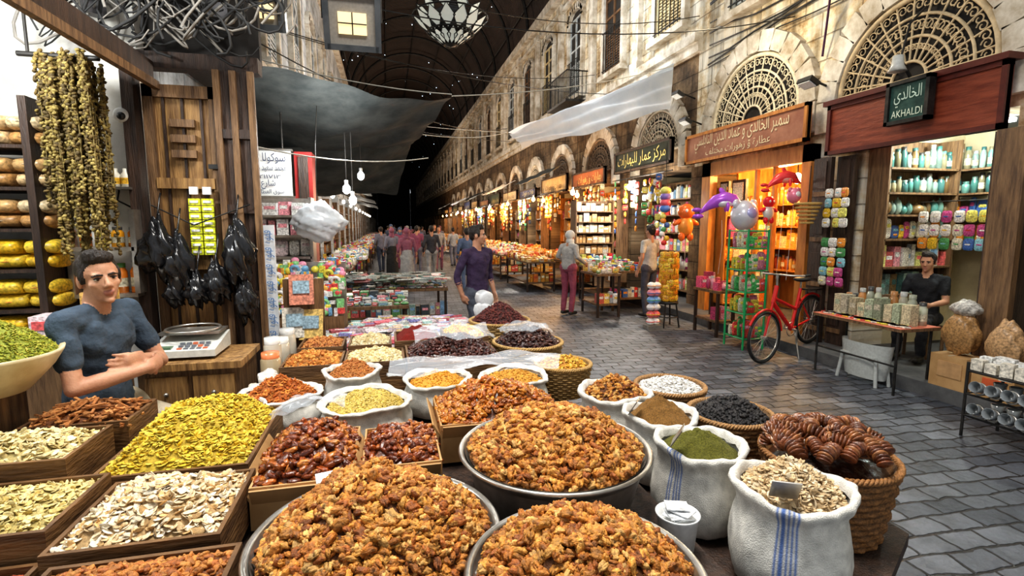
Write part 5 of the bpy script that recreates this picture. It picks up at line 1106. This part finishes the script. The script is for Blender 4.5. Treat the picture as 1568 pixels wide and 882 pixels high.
person('man_in_purple_shirt',(1.03,5.95,0),math.radians(-150),WJ,tg((.050,.028,.075),(.08,.09,.12),n='purple'),voxel=.009,head_rot=(0,0,.75),hand_curl=.4,sleeve=1.45)
mb=MB('white_bag_stack')
for (z,s_) in((.72,.13),(.86,.12),(.97,.10)): mb.add((_pv*V3(s_,s_*.85,.085))@rz(z*5).T+V3(.96,5.15,z),_pf,plast,(.66,.68,.70),True)
mb.build()
wsc=M('white_scarf',(.55,.55,.53),(.72,.72,.70),scale=6,rough=.8)
person('woman_in_white_headscarf',(3.35,9.2,0),math.radians(-60),dict(head=(0,.05,1.50),neck=(0,0,1.36),wrR=(.2,.25,1.0),wrL=(-.2,.22,1.0),shR=(.16,0,1.32),shL=(-.16,0,1.32),chest=(0,0,1.22)),tg((.55,.53,.51),(.38,.09,.14),hair=wsc,n='w1'),voxel=.011,hair='scarf',sleeve=1.9)
person('man_in_white_shirt',(4.75,8.65,.0),math.radians(20),dict(elR=(.26,.05,1.15),wrR=(.2,.28,1.1)),tg((.62,.62,.60),(.1,.1,.13),n='w2'),voxel=.011,sleeve=.6,features=False)
SITJ=dict(pelvis=(0,0,.50),waist=(0,0,.66),chest=(0,0.02,.88),neck=(0,.02,1.03),head=(0,.05,1.18),shR=(.175,.02,.98),shL=(-.175,.02,.98),elR=(.22,.08,.72),wrR=(.12,.28,.68),elL=(-.22,.08,.72),wrL=(-.12,.28,.68),hipR=(.09,.03,.48),knR=(.12,.42,.48),anR=(.12,.42,.09),hipL=(-.09,.03,.48),knL=(-.12,.42,.48),anL=(-.12,.42,.09))
person('seated_man_in_black',(6.25,4.72,.14),math.radians(110),SITJ,tg((.015,.017,.022),(.03,.03,.035),n='blk'),voxel=.0095,head_rot=(-.1,0,0),sleeve=.6,scale=.97)
mb=MB('wooden_stool'); mb.b2(6.12,6.42,4.56,4.88,.50,.53,wood)
for x in(6.15,6.39):
    for y in(4.59,4.85): mb.cyl((x,y,.14),(x,y,.51),.018,wood)
mb.build()
cr=np.random.default_rng(99)
cols=[(.05,.05,.06),(.04,.05,.08),(.3,.08,.14),(.4,.4,.4),(.08,.1,.15),(.2,.2,.25),(.3,.12,.18),(.02,.02,.02),(.12,.16,.26)]
spots=[(1.95,12.8),(2.5,14.4),(.5,13.6),(1.3,15.5),(2.7,17.2),(.15,16.4),(1.0,17.8),(1.9,19.4),(2.7,21.5),(.5,20.3),(1.35,22.6),(2.2,24.5),(.2,24),(1.0,26),(2.7,27),(.4,29),(1.7,30.5),(.9,34),(2.4,36),(.1,37),(1.4,40),(2.0,44),(.7,48),(-.2,19.2)]
for i,(x,y) in enumerate(spots):
    w_=cr.random()<.3; f_=cr.random()<.6; st_=.14*cr.random()
    J=dict(anR=(.1,st_,.09),knR=(.1,st_*.6+.03,.5),anL=(-.1,-st_-.03,.1),knL=(-.1,0,.5),wrR=(.25,-.05,.88),wrL=(-.24,.12,.9))
    c1=cols[cr.integers(len(cols))]; c2=cols[cr.integers(len(cols))]
    person('pedestrian_woman' if w_ else 'pedestrian_man',(x,y,0),(0 if f_ else pi)+cr.uniform(-.4,.4),J,tg(c1,c2,hair=(cloth('sc%d'%(i%3),[(.02,.02,.02),(.5,.45,.4),(.3,.1,.15)][i%3]) if w_ else hairm),n='c%d'%i),voxel=.016 if y<22 else .02,hair='scarf' if w_ else 'short',sleeve=1.8 if cr.random()<.6 else .6,scale=cr.uniform(.93,1.03),features=not f_ and y<17,skirt=w_)
# ------------------------------------------------------------------ lights
def pl(name,x,y,z,e,col=(1,1,1),r=.12):
    l=bpy.data.lights.new(name,'POINT'); l.energy=e; l.color=col; l.shadow_soft_size=r; o=bpy.data.objects.new(name,l); o.location=(x,y,z); SC.collection.objects.link(o)
pl('shop_lamp',6.5,4.6,2.72,65,(.92,1,.93)); pl('shop_lamp',6.4,7.3,2.5,160,(1,.60,.22))
mb=MB('shop_ceiling_bulb'); mb.blob((6.3,6.9,2.45),(.07,.07,.09),glow,(1,.7,.3),l=2); mb.cyl((6.3,6.9,2.5),(6.3,6.9,2.84),.01,iron); mb.build()
mb=MB('fluorescent_tube_light'); mb.b2(6.5,6.56,4.2,5.0,2.82,2.86,glow,(.9,1,1)); mb.build()
for i,(a,b_) in enumerate(openR[3:16]):
    pl('street_shop_lamp',5.1,(a+b_)/2,2.35,140 if i<5 else 75,(1,.55,.22) if i in WARM else (1,.93,.82))
for i in range(1,12): pl('street_shop_lamp',-1.1,6.6+3.2*i,2.3,45 if i<4 else 25,(1,.92,.8))
pl('street_shop_lamp',-.5,5.6,2.5,35,(.95,1,1))
pl('stall_lamp',-1.95,2.7,2.75,65,(.97,1,1)); pl('added_wall_wash',4.4,6.5,4.6,85,(1,.86,.62),.25); pl('added_awning_light',4.3,11,6.2,130,(.9,.96,1),.3); pl('added_street_fill',1.9,24,6.8,230,(1,.85,.7),.4); pl('added_street_fill',1.9,14.5,6.8,320,(1,.94,.86),.4); pl('added_street_fill',1.9,40,7,220,(1,.85,.7),.4)  # wall wash, awning and street fill are added lights without fixtures, for brightness
a=bpy.data.lights.new('added_overhead_light','AREA'); a.energy=240; a.size=1.6; a.color=(1,.95,.88); o=bpy.data.objects.new('added_overhead_light',a); o.location=(.4,1.9,5.4); o.rotation_euler=(math.radians(-8),0,0); SC.collection.objects.link(o)  # area light added over the stall to brighten the foreground goods
w=bpy.data.worlds.new('sky'); SC.world=w; w.use_nodes=True; bg=w.node_tree.nodes['Background']; bg.inputs[0].default_value=(.90,.95,1,1); bg.inputs[1].default_value=.52
# ------------------------------------------------------------------ camera
cam=bpy.data.cameras.new('camera'); cam.sensor_width=36; cam.lens=18; cam.clip_start=.05; cam.clip_end=300
co=bpy.data.objects.new('camera',cam); SC.collection.objects.link(co); co.location=(0,0,1.72); co.rotation_euler=(math.radians(90-7),0,math.radians(-13.7)); SC.camera=co
SC.view_settings.view_transform='Standard'; SC.view_settings.exposure=.28
for lk in('Medium High Contrast','Standard - Medium High Contrast'):
    try: SC.view_settings.look=lk; break
    except Exception as e: pass
print('done')
